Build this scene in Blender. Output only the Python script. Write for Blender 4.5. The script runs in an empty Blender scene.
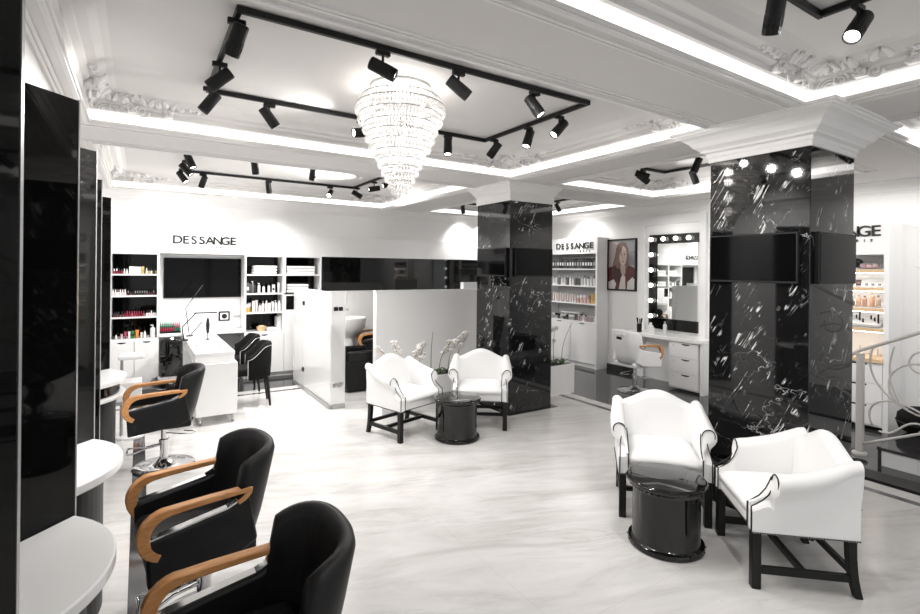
import bpy, bmesh, math, random
from mathutils import Vector, Matrix
random.seed(7)
S = bpy.context.scene
COL = S.collection
PI = math.pi

# ------------------------------------------------------------------ materials
def new_mat(name):
    m = bpy.data.materials.new(name); m.use_nodes = True
    nt = m.node_tree; b = nt.nodes['Principled BSDF']
    return m, nt, b
def pm(name, col, rough=.5, metal=0.0, spec=.5, coat=0.0, noise=0.0, bump=0.0, scale=30):
    """plain procedural material: base colour broken up by a little noise"""
    m, nt, b = new_mat(name)
    b.inputs['Base Color'].default_value = (*col, 1)
    b.inputs['Roughness'].default_value = rough
    b.inputs['Metallic'].default_value = metal
    b.inputs['Specular IOR Level'].default_value = spec
    b.inputs['Coat Weight'].default_value = coat
    b.inputs['Coat Roughness'].default_value = .03
    if noise or bump:
        tc = nt.nodes.new('ShaderNodeTexCoord'); n = nt.nodes.new('ShaderNodeTexNoise')
        n.inputs['Scale'].default_value = scale; n.inputs['Detail'].default_value = 4
        nt.links.new(tc.outputs['Object'], n.inputs['Vector'])
        if noise:
            r = nt.nodes.new('ShaderNodeMapRange')
            r.inputs['To Min'].default_value = 1 - noise; r.inputs['To Max'].default_value = 1 + noise
            nt.links.new(n.outputs['Fac'], r.inputs['Value'])
            mx = nt.nodes.new('ShaderNodeVectorMath'); mx.operation = 'SCALE'
            mx.inputs[0].default_value = col
            nt.links.new(r.outputs['Result'], mx.inputs['Scale'])
            nt.links.new(mx.outputs['Vector'], b.inputs['Base Color'])
        if bump:
            bp = nt.nodes.new('ShaderNodeBump'); bp.inputs['Strength'].default_value = bump
            bp.inputs['Distance'].default_value = .004
            nt.links.new(n.outputs['Fac'], bp.inputs['Height'])
            nt.links.new(bp.outputs['Normal'], b.inputs['Normal'])
    return m
def emit(name, col, strength, sample=True):
    m, nt, b = new_mat(name)
    b.inputs['Base Color'].default_value = (*col, 1)
    b.inputs['Emission Color'].default_value = (*col, 1)
    b.inputs['Emission Strength'].default_value = strength
    if not sample: m.cycles.emission_sampling = 'NONE'
    return m
def ramp(nt, stops):
    r = nt.nodes.new('ShaderNodeValToRGB'); e = r.color_ramp.elements
    while len(e) < len(stops): e.new(.5)
    for x, (p, c) in zip(e, stops):
        x.position = p; x.color = (*c, 1) if len(c) == 3 else c
    return r
def math_node(nt, op, a, b=None):
    n = nt.nodes.new('ShaderNodeMath'); n.operation = op
    for i, v in enumerate((a, b)):
        if v is None: continue
        if isinstance(v, (int, float)): n.inputs[i].default_value = v
        else: nt.links.new(v, n.inputs[i])
    return n.outputs[0]
def dirs_vector(nt, a, b, c, sc):
    geo = nt.nodes.new('ShaderNodeNewGeometry'); cb = nt.nodes.new('ShaderNodeCombineXYZ')
    for i, (v, s) in enumerate(zip((a, b, c), sc)):
        d = nt.nodes.new('ShaderNodeVectorMath'); d.operation = 'DOT_PRODUCT'
        d.inputs[1].default_value = Vector(v).normalized() * s
        nt.links.new(geo.outputs['Position'], d.inputs[0])
        nt.links.new(d.outputs['Value'], cb.inputs[i])
    return cb.outputs[0]
def noise_node(nt, vec, scale, detail=4, rough=.5, dist=0.0):
    n = nt.nodes.new('ShaderNodeTexNoise'); n.inputs['Scale'].default_value = scale
    n.inputs['Detail'].default_value = detail; n.inputs['Roughness'].default_value = rough
    n.inputs['Distortion'].default_value = dist
    nt.links.new(vec, n.inputs['Vector']); return n.outputs['Fac']
def vein(nt, fac, width):
    """thin bright line where a noise field crosses its middle"""
    d = math_node(nt, 'ABSOLUTE', math_node(nt, 'SUBTRACT', fac, .5))
    r = nt.nodes.new('ShaderNodeMapRange'); r.inputs['From Min'].default_value = 0
    r.inputs['From Max'].default_value = width
    r.inputs['To Min'].default_value = 1; r.inputs['To Max'].default_value = 0
    nt.links.new(d, r.inputs['Value']); return r.outputs['Result']
def step(nt, fac, lo, hi):
    r = nt.nodes.new('ShaderNodeMapRange'); r.inputs['From Min'].default_value = lo
    r.inputs['From Max'].default_value = hi
    nt.links.new(fac, r.inputs['Value']); return r.outputs['Result']

def black_marble():
    m, nt, b = new_mat('black_marble')
    # across / along a slanting direction that leans the same way on both kinds of face
    AC, AL, DP = (.87, -.87, -.5), (.5, -.5, .87), (1, 1, 0)
    v = dirs_vector(nt, AC, AL, DP, (30, 2.0, .6))
    st = vein(nt, noise_node(nt, v, 1.0, 3, .5, .2), .03)
    v2 = dirs_vector(nt, AC, AL, DP, (9, 7, .6))
    cut = step(nt, noise_node(nt, v2, 1.3, 3, .55), .50, .58)
    # the streaks gather in wandering, nearly upright bands
    vb = dirs_vector(nt, (1, -1, -.25), (.2, -.2, 1), DP, (2.6, .75, .6))
    band = vein(nt, noise_node(nt, vb, 1.15, 3, .55, .3), .085)
    d1 = math_node(nt, 'MULTIPLY', math_node(nt, 'MULTIPLY', st, cut), step(nt, band, .05, .5))
    v4 = dirs_vector(nt, AC, AL, DP, (40, 5, .6))
    d2 = math_node(nt, 'MULTIPLY', math_node(nt, 'MULTIPLY', vein(nt, noise_node(nt, v4, 1.0, 2, .5, .2), .03), step(nt, noise_node(nt, v2, 2.1, 2, .5), .57, .63)), .45)
    v3 = dirs_vector(nt, (1, 0, 0), (0, 1, 0), (0, 0, 1), (.8, .8, 1.3))
    f3 = vein(nt, noise_node(nt, v3, .8, 6, .6, .25), .0035)
    f3 = math_node(nt, 'MULTIPLY', f3, step(nt, noise_node(nt, v3, 2.5, 3, .5), .42, .6))
    a = math_node(nt, 'MAXIMUM', math_node(nt, 'MAXIMUM', d1, d2), math_node(nt, 'MULTIPLY', f3, .75))
    r = ramp(nt, [(0, (.007, .007, .0075)), (.3, (.035, .035, .036)), (1, (.80, .80, .79))])
    nt.links.new(a, r.inputs['Fac']); nt.links.new(r.outputs['Color'], b.inputs['Base Color'])
    b.inputs['Roughness'].default_value = .035
    b.inputs['Specular IOR Level'].default_value = .52
    return m
def floor_marble():
    m, nt, b = new_mat('pale_floor_marble')
    v = dirs_vector(nt, (.93, -.36, 0), (.36, .93, 0), (0, 0, 1), (.55, 2.6, 1))
    n1 = noise_node(nt, v, 1.5, 7, .62, 1.1)
    r = ramp(nt, [(.28, (.47, .455, .435)), (.45, (.59, .58, .565)), (.60, (.66, .65, .64)), (.78, (.58, .55, .52))])
    nt.links.new(n1, r.inputs['Fac'])
    n2 = vein(nt, noise_node(nt, v, 2.2, 6, .6, .9), .03)
    mk = step(nt, noise_node(nt, v, .7, 3, .5), .45, .7)
    dk = math_node(nt, 'SUBTRACT', 1, math_node(nt, 'MULTIPLY', math_node(nt, 'MULTIPLY', n2, mk), .18))
    # thin joints between the slabs
    geo = nt.nodes.new('ShaderNodeNewGeometry')
    br = nt.nodes.new('ShaderNodeTexBrick'); br.offset = 0
    br.inputs['Scale'].default_value = 1; br.inputs['Brick Width'].default_value = .9
    br.inputs['Row Height'].default_value = .9; br.inputs['Mortar Size'].default_value = .002
    br.inputs['Color1'].default_value = (1, 1, 1, 1); br.inputs['Color2'].default_value = (1, 1, 1, 1)
    br.inputs['Mortar'].default_value = (.90, .89, .88, 1)
    nt.links.new(geo.outputs['Position'], br.inputs['Vector'])
    sc = nt.nodes.new('ShaderNodeVectorMath'); sc.operation = 'SCALE'
    nt.links.new(r.outputs['Color'], sc.inputs[0]); nt.links.new(dk, sc.inputs['Scale'])
    mu = nt.nodes.new('ShaderNodeVectorMath'); mu.operation = 'MULTIPLY'
    nt.links.new(sc.outputs['Vector'], mu.inputs[0]); nt.links.new(br.outputs['Color'], mu.inputs[1])
    nt.links.new(mu.outputs['Vector'], b.inputs['Base Color'])
    b.inputs['Roughness'].default_value = .16
    b.inputs['Specular IOR Level'].default_value = .5
    return m
def dark_marble():
    m, nt, b = new_mat('dark_floor_marble')
    v = dirs_vector(nt, (1, .3, 0), (-.3, 1, 0), (0, 0, 1), (1, 1, 1))
    r = ramp(nt, [(.35, (.020, .020, .021)), (.7, (.05, .05, .052))])
    nt.links.new(noise_node(nt, v, 3, 5, .6, .5), r.inputs['Fac'])
    nt.links.new(r.outputs['Color'], b.inputs['Base Color'])
    b.inputs['Roughness'].default_value = .08
    return m
def wood(name, dark, light):
    m, nt, b = new_mat(name)
    tc = nt.nodes.new('ShaderNodeTexCoord'); mp = nt.nodes.new('ShaderNodeMapping')
    mp.inputs['Scale'].default_value = (14, 3, 14)
    nt.links.new(tc.outputs['Object'], mp.inputs['Vector'])
    r = ramp(nt, [(.3, dark), (.7, light)])
    nt.links.new(noise_node(nt, mp.outputs[0], 3.2, 5, .6, .7), r.inputs['Fac'])
    nt.links.new(r.outputs['Color'], b.inputs['Base Color'])
    b.inputs['Roughness'].default_value = .38
    return m
def clearish(name, col, alpha, rough=.05):
    """a see-through pane: part transparent, part milky and glossy"""
    m, nt, b = new_mat(name)
    b.inputs['Base Color'].default_value = (*col, 1); b.inputs['Roughness'].default_value = rough
    t = nt.nodes.new('ShaderNodeBsdfTransparent'); mx = nt.nodes.new('ShaderNodeMixShader')
    mx.inputs[0].default_value = alpha
    nt.links.new(t.outputs[0], mx.inputs[1]); nt.links.new(b.outputs[0], mx.inputs[2])
    nt.links.new(mx.outputs[0], nt.nodes['Material Output'].inputs[0])
    return m
def crystal():
    m, nt, b = new_mat('crystal')
    b.inputs['Base Color'].default_value = (.97, .97, .97, 1); b.inputs['Roughness'].default_value = .08
    t = nt.nodes.new('ShaderNodeBsdfTranslucent'); t.inputs[0].default_value = (.97, .96, .95, 1)
    mx = nt.nodes.new('ShaderNodeMixShader'); mx.inputs[0].default_value = .55
    nt.links.new(b.outputs[0], mx.inputs[1]); nt.links.new(t.outputs[0], mx.inputs[2])
    nt.links.new(mx.outputs[0], nt.nodes['Material Output'].inputs[0])
    return m

M = dict(
    wall=pm('white_wall_paint', (.84, .835, .83), .55, noise=.015, scale=8),
    ceil=pm('ceiling_paint', (.73, .715, .70), .7, noise=.015, scale=6),
    plaster=pm('white_plaster', (.83, .82, .81), .65, noise=.02, bump=.15, scale=60),
    white=pm('white_lacquer', (.84, .84, .84), .22, noise=.01, scale=5),
    whitem=pm('white_matt_board', (.86, .86, .86), .5, noise=.01, scale=5),
    grey=pm('grey_panel', (.42, .42, .42), .4, noise=.03, scale=6),
    leather=pm('white_leather', (.86, .86, .86), .42, noise=.015, bump=.10, scale=120),
    bleather=pm('black_leather', (.006, .006, .0065), .45, spec=.28, noise=.15, bump=.15, scale=150),
    velvet=pm('black_velvet', (.006, .006, .006), .9, spec=.15, noise=.2, scale=40),
    bwood=pm('black_stained_wood', (.006, .006, .006), .4, spec=.3, noise=.2, scale=20),
    bgloss=pm('black_lacquer', (.004, .004, .004), .05, spec=.55, noise=.1, scale=4),
    bplast=pm('black_plastic', (.009, .009, .0095), .45, spec=.3, noise=.1, scale=20),
    bglass=pm('black_back_painted_glass', (.003, .003, .003), .03, spec=.22, noise=.05, scale=3),
    dglass=pm('smoked_mirror_glass', (.042, .042, .042), .04, metal=.9, spec=.2, noise=.05, scale=3),
    mirror=pm('mirror_silver', (.86, .88, .87), .01, metal=1, noise=.003, scale=2),
    chrome=pm('chrome', (.72, .72, .73), .08, metal=1, noise=.02, scale=9),
    steel=pm('brushed_steel', (.45, .45, .45), .3, metal=1, noise=.05, scale=30),
    edge=pm('polished_edge', (.6, .6, .6), .2, metal=.8, noise=.05, scale=9),
    screen=pm('tv_screen', (.003, .003, .0035), .06, spec=.12, noise=.05, scale=3),
    rail=pm('painted_rail_metal', (.62, .60, .58), .35, noise=.03, scale=20),
    oak=wood('oiled_oak', (.40, .17, .055), (.62, .31, .12)),
    pine=wood('pale_wood', (.62, .42, .22), (.80, .58, .36)),
    nail=pm('dark_nailhead', (.03, .028, .026), .35, metal=.7, noise=.2, scale=200),
    led=emit('led_cove', (1, .985, .97), 1.5),
    shelfled=emit('shelf_led', (1, .96, .90), 14),
    lens=emit('spot_lens', (1, .98, .95), 9, False),
    bulb=emit('vanity_bulb', (1, .97, .92), 6, False),
    glow=emit('chandelier_bulb', (1, .95, .88), 4, False),
    cryst=crystal(),
    frost=clearish('frosted_glass', (.90, .90, .90), .46, .08),
    pane=clearish('window_pane', (.9, .9, .9), .08, .02),
    ink=pm('sign_lettering_black', (.012, .012, .012), .4, noise=.1, scale=20),
    leaf=pm('leaf_green', (.05, .10, .03), .4, noise=.3, scale=20),
    stem=pm('stem_green_brown', (.12, .12, .06), .5, noise=.2, scale=20),
    petal=pm('orchid_petal', (.86, .84, .81), .5, noise=.04, scale=40),
    soil=pm('bark_soil', (.05, .045, .03), .9, noise=.4, scale=60),
    towel=pm('white_towel', (.85, .85, .84), .95, noise=.03, bump=.6, scale=200),
    marble=black_marble(), floor=floor_marble(), dark=dark_marble(),
)
def tint(name, col, rough=.25):
    k = 'tint_' + name
    if k not in M: M[k] = pm(k, col, rough, noise=.05, scale=30)
    return M[k]

# ------------------------------------------------------------------ mesh kit
class MB:
    def __init__(s): s.v = []; s.f = []; s.mi = []; s.cur = 0
    def add(s, vs, fs):
        n = len(s.v); s.v += [tuple(v) for v in vs]
        for f in fs: s.f.append([i + n for i in f]); s.mi.append(s.cur)
        return s
    def hexa(s, p):   # 8 points: bottom ring 0-3, top ring 4-7
        return s.add(p, [(3, 2, 1, 0), (4, 5, 6, 7), (0, 1, 5, 4), (1, 2, 6, 5), (2, 3, 7, 6), (3, 0, 4, 7)])
    def box(s, x0, x1, y0, y1, z0, z1):
        return s.hexa([(x0, y0, z0), (x1, y0, z0), (x1, y1, z0), (x0, y1, z0),
                       (x0, y0, z1), (x1, y0, z1), (x1, y1, z1), (x0, y1, z1)])
    def rings(s, rings, close=True, cap=True):
        n = len(rings[0]); vs = [p for r in rings for p in r]; fs = []
        for i in range(len(rings) - 1):
            for j in range(n if close else n - 1):
                k = (j + 1) % n
                fs.append((i * n + j, i * n + k, (i + 1) * n + k, (i + 1) * n + j))
        if cap:
            fs.append(tuple(range(n))[::-1]); fs.append(tuple((len(rings) - 1) * n + j for j in range(n)))
        return s.add(vs, fs)
    def lathe(s, prof, c=(0, 0), n=32, z=0):
        return s.rings([[(c[0] + r * math.cos(2 * PI * j / n), c[1] + r * math.sin(2 * PI * j / n), z + h)
                         for j in range(n)] for r, h in prof])
    def cyl(s, a, b, r, r2=None, n=16):
        a = Vector(a); b = Vector(b); d = (b - a).normalized()
        u = d.orthogonal().normalized(); w = d.cross(u); r2 = r if r2 is None else r2
        return s.rings([[a + (u * math.cos(2 * PI * j / n) + w * math.sin(2 * PI * j / n)) * r for j in range(n)],
                        [b + (u * math.cos(2 * PI * j / n) + w * math.sin(2 * PI * j / n)) * r2 for j in range(n)]])
    def tube(s, pts, r, n=8, closed=False):
        pts = [Vector(p) for p in pts]; R = []; up = None
        for i, p in enumerate(pts):
            if closed: t = pts[(i + 1) % len(pts)] - pts[i - 1]
            else: t = pts[min(i + 1, len(pts) - 1)] - pts[max(i - 1, 0)]
            t.normalize()
            if up is None: up = t.orthogonal().normalized()
            up = (up - t * up.dot(t)); up = up.normalized() if up.length > 1e-6 else t.orthogonal().normalized()
            w = t.cross(up); rr = r[i] if isinstance(r, (list, tuple)) else r
            R.append([p + (up * math.cos(2 * PI * j / n) + w * math.sin(2 * PI * j / n)) * rr for j in range(n)])
        if closed: R.append(R[0])
        return s.rings(R, cap=not closed)
    def sweep(s, pts, nrm, w, h):
        """rectangular bar along pts; nrm = fixed side direction"""
        pts = [Vector(p) for p in pts]; nrm = Vector(nrm).normalized(); R = []
        for i, p in enumerate(pts):
            t = (pts[min(i + 1, len(pts) - 1)] - pts[max(i - 1, 0)]).normalized()
            u = t.cross(nrm).normalized()
            ww = w[i] if isinstance(w, (list, tuple)) else w; hh = h[i] if isinstance(h, (list, tuple)) else h
            R.append([p + nrm * ww / 2 + u * hh / 2, p - nrm * ww / 2 + u * hh / 2,
                      p - nrm * ww / 2 - u * hh / 2, p + nrm * ww / 2 - u * hh / 2])
        return s.rings(R)
    def prism(s, poly, z0, z1):
        return s.rings([[(x, y, z0) for x, y in poly], [(x, y, z1) for x, y in poly]])
    def ball(s, c, r, n=10, m=6, sq=(1, 1, 1)):
        R = []
        for i in range(m + 1):
            a = -PI / 2 + PI * (i + .02) / (m + .04)
            R.append([(c[0] + sq[0] * r * math.cos(a) * math.cos(2 * PI * j / n),
                       c[1] + sq[1] * r * math.cos(a) * math.sin(2 * PI * j / n),
                       c[2] + sq[2] * r * math.sin(a)) for j in range(n)])
        return s.rings(R)
    def octa(s, c, r, h):
        x, y, z = c
        return s.add([(x + r, y, z), (x, y + r, z), (x - r, y, z), (x, y - r, z), (x, y, z + h), (x, y, z - h)],
                     [(0, 1, 4), (1, 2, 4), (2, 3, 4), (3, 0, 4), (1, 0, 5), (2, 1, 5), (3, 2, 5), (0, 3, 5)])
    def build(s, name, mats, parent=None, bevel=0, smooth=False, seg=2, sub=0, matrix=None):
        me = bpy.data.meshes.new(name)
        vs = [matrix @ Vector(v) for v in s.v] if matrix else s.v
        me.from_pydata(vs, [], s.f)
        if not isinstance(mats, (list, tuple)): mats = [mats]
        for m in mats: me.materials.append(M[m] if isinstance(m, str) else m)
        for p, i in zip(me.polygons, s.mi): p.material_index = i
        bm = bmesh.new(); bm.from_mesh(me)
        bmesh.ops.remove_doubles(bm, verts=bm.verts, dist=1e-6)
        bmesh.ops.recalc_face_normals(bm, faces=bm.faces); bm.to_mesh(me); bm.free()
        o = bpy.data.objects.new(name, me); COL.objects.link(o)
        if parent: o.parent = parent
        if bevel:
            b = o.modifiers.new('bevel', 'BEVEL'); b.width = bevel; b.segments = seg; b.limit_method = 'ANGLE'
            b.angle_limit = math.radians(40)
        if sub:
            b = o.modifiers.new('subdivision', 'SUBSURF'); b.levels = sub; b.render_levels = sub
        if smooth:
            for p in me.polygons: p.use_smooth = True
            if smooth != 'all':
                try: me.set_sharp_from_angle(angle=math.radians(40))
                except Exception: pass
        return o

def tag(o, label, cat, group=None, kind=None):
    o['label'] = label; o['category'] = cat
    if group: o['group'] = group
    if kind: o['kind'] = kind
    return o
def thing(name, label, cat, loc=(0, 0, 0), rz=0, group=None):
    o = bpy.data.objects.new(name, None); COL.objects.link(o)
    o.empty_display_size = .1
    o.location = loc; o.rotation_euler = (0, 0, rz)
    return tag(o, label, cat, group)
def struct(o, label, cat):
    return tag(o, label, cat, None, 'structure')
def dup(root, loc, rz, label, group=None):
    r = root.copy(); COL.objects.link(r); r.location = loc; r.rotation_euler = (0, 0, rz)
    r['label'] = label
    if group: r['group'] = group
    def kids(a, b):
        for ch in list(a.children):
            c = ch.copy(); COL.objects.link(c); c.parent = b; kids(ch, c)
    kids(root, r)
    return r
def arc(cx, cy, r, a0, a1, n):
    return [(cx + r * math.cos(a0 + (a1 - a0) * i / n), cy + r * math.sin(a0 + (a1 - a0) * i / n)) for i in range(n + 1)]
def smoothstep(t): t = max(0, min(1, t)); return t * t * (3 - 2 * t)

# ------------------------------------------------------------------ camera
yaw, roll = 0.570991554, -0.00998802
F = Vector((math.sin(yaw), math.cos(yaw), 0)); R0 = Vector((math.cos(yaw), -math.sin(yaw), 0)); D0 = Vector((0, 0, -1))
c_, s_ = math.cos(roll), math.sin(roll)
RX = R0 * c_ + D0 * s_; DN = -R0 * s_ + D0 * c_
cam = bpy.data.cameras.new('camera'); cam.sensor_width = 36; cam.lens = 498.596 / 920 * 36
cam.shift_y = -(307 - 269.583) / 920; cam.clip_start = .02
co = bpy.data.objects.new('camera', cam); COL.objects.link(co)
mw = Matrix.Identity(4)
for i, v in enumerate((RX, -DN, -F)):
    for j in range(3): mw[j][i] = v[j]
mw[2][3] = 1.8
co.matrix_world = mw
S.camera = co

# ------------------------------------------------------------------ the room shell
XL, XR, XR2, YB, YF = -.6, 7.3, 7.5, 9.0, -3.0
ZS, ZC = 2.9, 3.15                    # beam soffit, coffer ceiling
# floor: pale marble field, dark borders and inlays, dark marble beyond the border
xs = [XL, -.115, -.04, .06, 5.10, 5.18, 5.34, 5.42, XR2]
ys = [YF, 7.52, 7.60, 7.78, 7.85, YB]
mb = MB()
def fmat(i, j):
    if j == 4: return 2
    if i >= 5:
        if j >= 1 and i == 5 and j < 3: return 0
        return {5: 0, 6: 2, 7: 2}[i] if i < 8 else 2
    if i == 4: return 1 if j == 0 else (0 if j == 2 else 1)
    if j == 1: return 1
    if j == 2: return 0
    if j == 3: return 1
    if i == 2: return 1
    return 0
for i in range(len(xs) - 1):
    for j in range(len(ys) - 1):
        mb.cur = fmat(i, j)
        mb.add([(xs[i], ys[j], 0), (xs[i + 1], ys[j], 0), (xs[i + 1], ys[j + 1], 0), (xs[i], ys[j + 1], 0)], [(0, 1, 2, 3)])
fl = mb.build('floor', ['floor', 'dark', 'dark'])
struct(fl, 'polished pale veined marble floor with dark marble borders', 'floor')
CB, CS = (3.83, 4.54, 1.565, 2.275), (3.865, 4.575, 4.875, 5.59)
for nm, c in (('trim_1', CB), ('trim_2', CS)):
    e = .10
    o = MB().box(c[0] - e * .2, c[1] + e, c[2] - e * .4, c[3] + e, -.01, .003).build(nm, 'dark')
    struct(o, 'flat dark marble inlay in the floor around the ' + ('large right column' if nm == 'trim_1' else 'farther middle column'), 'floor inlay')

def wallbox(nm, a, label, mat='wall'):
    return struct(MB().box(*a).build(nm, mat), label, 'wall')
wallbox('wall_left', (XL - .1, XL, YF, YB, 0, 3.3), 'plain white left wall behind the black mirror panels')
wallbox('wall_back', (XL - .1, XR2 + .1, YB, YB + .1, 0, 3.3), 'white back wall behind the long cabinet run')
wallbox('wall_back', (XL, XR, 8.63, YB, 2.361, 2.9), 'white upper wall above the long fascia panel')
mb = MB().box(XR, XR2 + .1, 3.2, YB, 0, 3.3); mb.box(XR2, XR2 + .1, YF, 3.2, 0, 3.3)
struct(mb.build('wall_right', 'wall'), 'white right wall with picture and lit mirror alcove', 'wall')
# unseen front wall; its wide window openings are added to let fill daylight in
mb = MB().box(XL, XR2, YF - .1, YF, 0, .25); mb.box(XL, XR2, YF - .1, YF, 2.75, 3.3)
for x in (XL, 2.1, 4.7, XR2 - .15): mb.box(x, x + .15, YF - .1, YF, .25, 2.75)
struct(mb.build('wall_front', 'wall'), 'unseen front wall with window openings added for fill daylight', 'wall')
struct(MB().box(XL, XR2, YF - .06, YF - .05, .25, 2.75).build('fill_window_1', 'pane'), 'wide clear window added behind the camera for fill daylight', 'window')

# ceiling: beams around six coffers
COF = dict(c1=(-.33, 3.76, 2.2, 4.75), c2=(-.33, 3.76, -2.2, 1.53), c3=(-.33, 3.76, 5.52, 8.55),
           c4=(4.46, 6.5, 2.2, 4.74), c5=(4.6, 7.05, 5.52, 8.5), c6=(4.56, 6.5, -2.2, 1.46))
gx = sorted({XL, XR2 + .1} | {v for c in COF.values() for v in c[:2]})
gy = sorted({YF, YB} | {v for c in COF.values() for v in c[2:]})
mb = MB()
for i in range(len(gx) - 1):
    for j in range(len(gy) - 1):
        cx, cy = (gx[i] + gx[i + 1]) / 2, (gy[j] + gy[j + 1]) / 2
        if any(c[0] < cx < c[1] and c[2] < cy < c[3] for c in COF.values()): continue
        mb.add([(gx[i], gy[j], ZS), (gx[i], gy[j + 1], ZS), (gx[i + 1], gy[j + 1], ZS), (gx[i + 1], gy[j], ZS)], [(0, 1, 2, 3)])
def rect(c, d, z): return [(c[0] + d, c[2] + d, z), (c[1] - d, c[2] + d, z), (c[1] - d, c[3] - d, z), (c[0] + d, c[3] - d, z)]
# profile of a coffer, inwards offset d (negative = back under the beam) and height
PROF = [(0, ZS), (0, ZS + .022), (-.02, ZS + .03), (-.02, ZS + .105), (.0, ZS + .115), (.0, ZS + .15), (.035, ZS + .165),
        (.04, ZS + .185), (.09, ZS + .20), (.13, ZS + .235), (.17, ZC)]
for c in COF.values():
    mb.rings([rect(c, d, z) for d, z in PROF], cap=False)
    mb.add(rect(c, PROF[-1][0], ZC), [(3, 2, 1, 0)])
mb.box(XL - .1, XR2 + .1, YF - .1, YB + .1, ZC + .02, ZC + .12)
struct(mb.build('ceiling', 'ceil'), 'white coffered ceiling with deep beams and moulded recesses', 'ceiling')
# lit cove strips
names = dict(c1='main coffer around the chandelier', c2='near coffer at the top right', c3='far coffer before the back wall',
             c4='right coffer beyond the big column', c5='far right coffer behind the middle column', c6='small coffer right of the big column')
LEDS = []
for k, c in COF.items():
    mb = MB(); lo_, hi_ = rect(c, -.012, ZS + .032), rect(c, -.012, ZS + .103)
    for a in (1, 2):                                           # right and far sides carry the strip
        mb.add([lo_[a], lo_[a + 1], hi_[a + 1], hi_[a]], [(0, 1, 2, 3)])
    o = mb.build('cove_light', 'led'); LEDS.append(o)
    tag(o, 'glowing white cove light strip edging the ' + names[k], 'cove light', 'cove light strips')
# raised borders on the soffit (trim) along coffer edges
n = 3
for k, c in COF.items():
    mb = MB()
    for d0, d1, h in ((-.035, -.012, .012), (-.10, -.085, .010), (-.125, -.11, .008)):
        o_, i_ = rect(c, d0, ZS), rect(c, d1, ZS)
        for a in range(4):
            b = (a + 1) % 4
            p = [o_[a], o_[b], i_[b], i_[a]]
            mb.hexa([(x, y, ZS - h) for x, y, _ in p] + [(x, y, ZS + .001) for x, y, _ in p])
    struct(mb.build('trim_%d' % n, 'plaster'), 'plaster bead moulding on the beams around the ' + names[k], 'moulding'); n += 1
# wall crowns
def crown(nm, a, b, nrm, label, zt=ZS):
    prof = [(0, 2.74), (.015, 2.74), (.02, 2.765), (.035, 2.775), (.04, 2.80), (.07, 2.83), (.10, 2.87), (.13, 2.885), (.135, zt), (0, zt)]
    N = Vector((*nrm, 0))
    mb = MB().rings([[Vector((*p, 0)) + N * d + Vector((0, 0, z)) for d, z in prof] for p in (a, b)])
    struct(mb.build(nm, 'plaster'), label, 'moulding')
crown('trim_9', (XL, YF), (XL, YB), (1, 0), 'white plaster crown along the top of the left wall')
crown('trim_10', (XL, 8.63), (XR, 8.63), (0, -1), 'white plaster crown along the top of the back wall')
crown('trim_11', (XR, YB), (XR, 3.2), (-1, 0), 'white plaster crown above the picture and mirror alcove')
crown('trim_12', (XR2, 3.2), (XR2, YF), (-1, 0), 'white plaster crown above the cosmetics stand')
struct(MB().box(XR - .02, XR, 5.6, 6.5, 0, .1).build('baseboard_right', 'dark'), 'black baseboard under the framed picture', 'baseboard')

# columns with capitals
def column(nm, c, ctop, label, trimname, prof):
    o = MB().box(c[0], c[1], c[2], c[3], 0, 2.67).build(nm, 'marble', bevel=.004, seg=1)
    struct(o, label, 'column')
    mb = MB().rings([rect(c, -d, z) for d, z in prof])
    struct(mb.build(trimname, 'plaster'), 'white flared plaster capital on top of the ' + ctop, 'capital')
column('marble_column', CB, 'large right column', 'large polished black marble column with white veins at the right', 'trim_13',
       [(.012, 2.668), (.012, 2.70), (.022, 2.712), (.022, 2.735), (.05, 2.745), (.055, 2.76), (.075, 2.775), (.09, 2.785), (.10, 2.80), (.115, 2.82),
        (.145, 2.845), (.18, 2.86), (.19, 2.87), (.20, 2.872), (.205, 2.885), (.22, 2.888), (.225, 2.905)])
column('marble_column', CS, 'farther middle column', 'farther black marble column in the middle behind the armchairs', 'trim_14',
       [(.012, 2.668), (.012, 2.765), (.020, 2.768), (.020, 2.78), (.035, 2.80), (.06, 2.835), (.08, 2.855), (.085, 2.875), (.10, 2.89), (.10, 2.905)])

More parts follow.
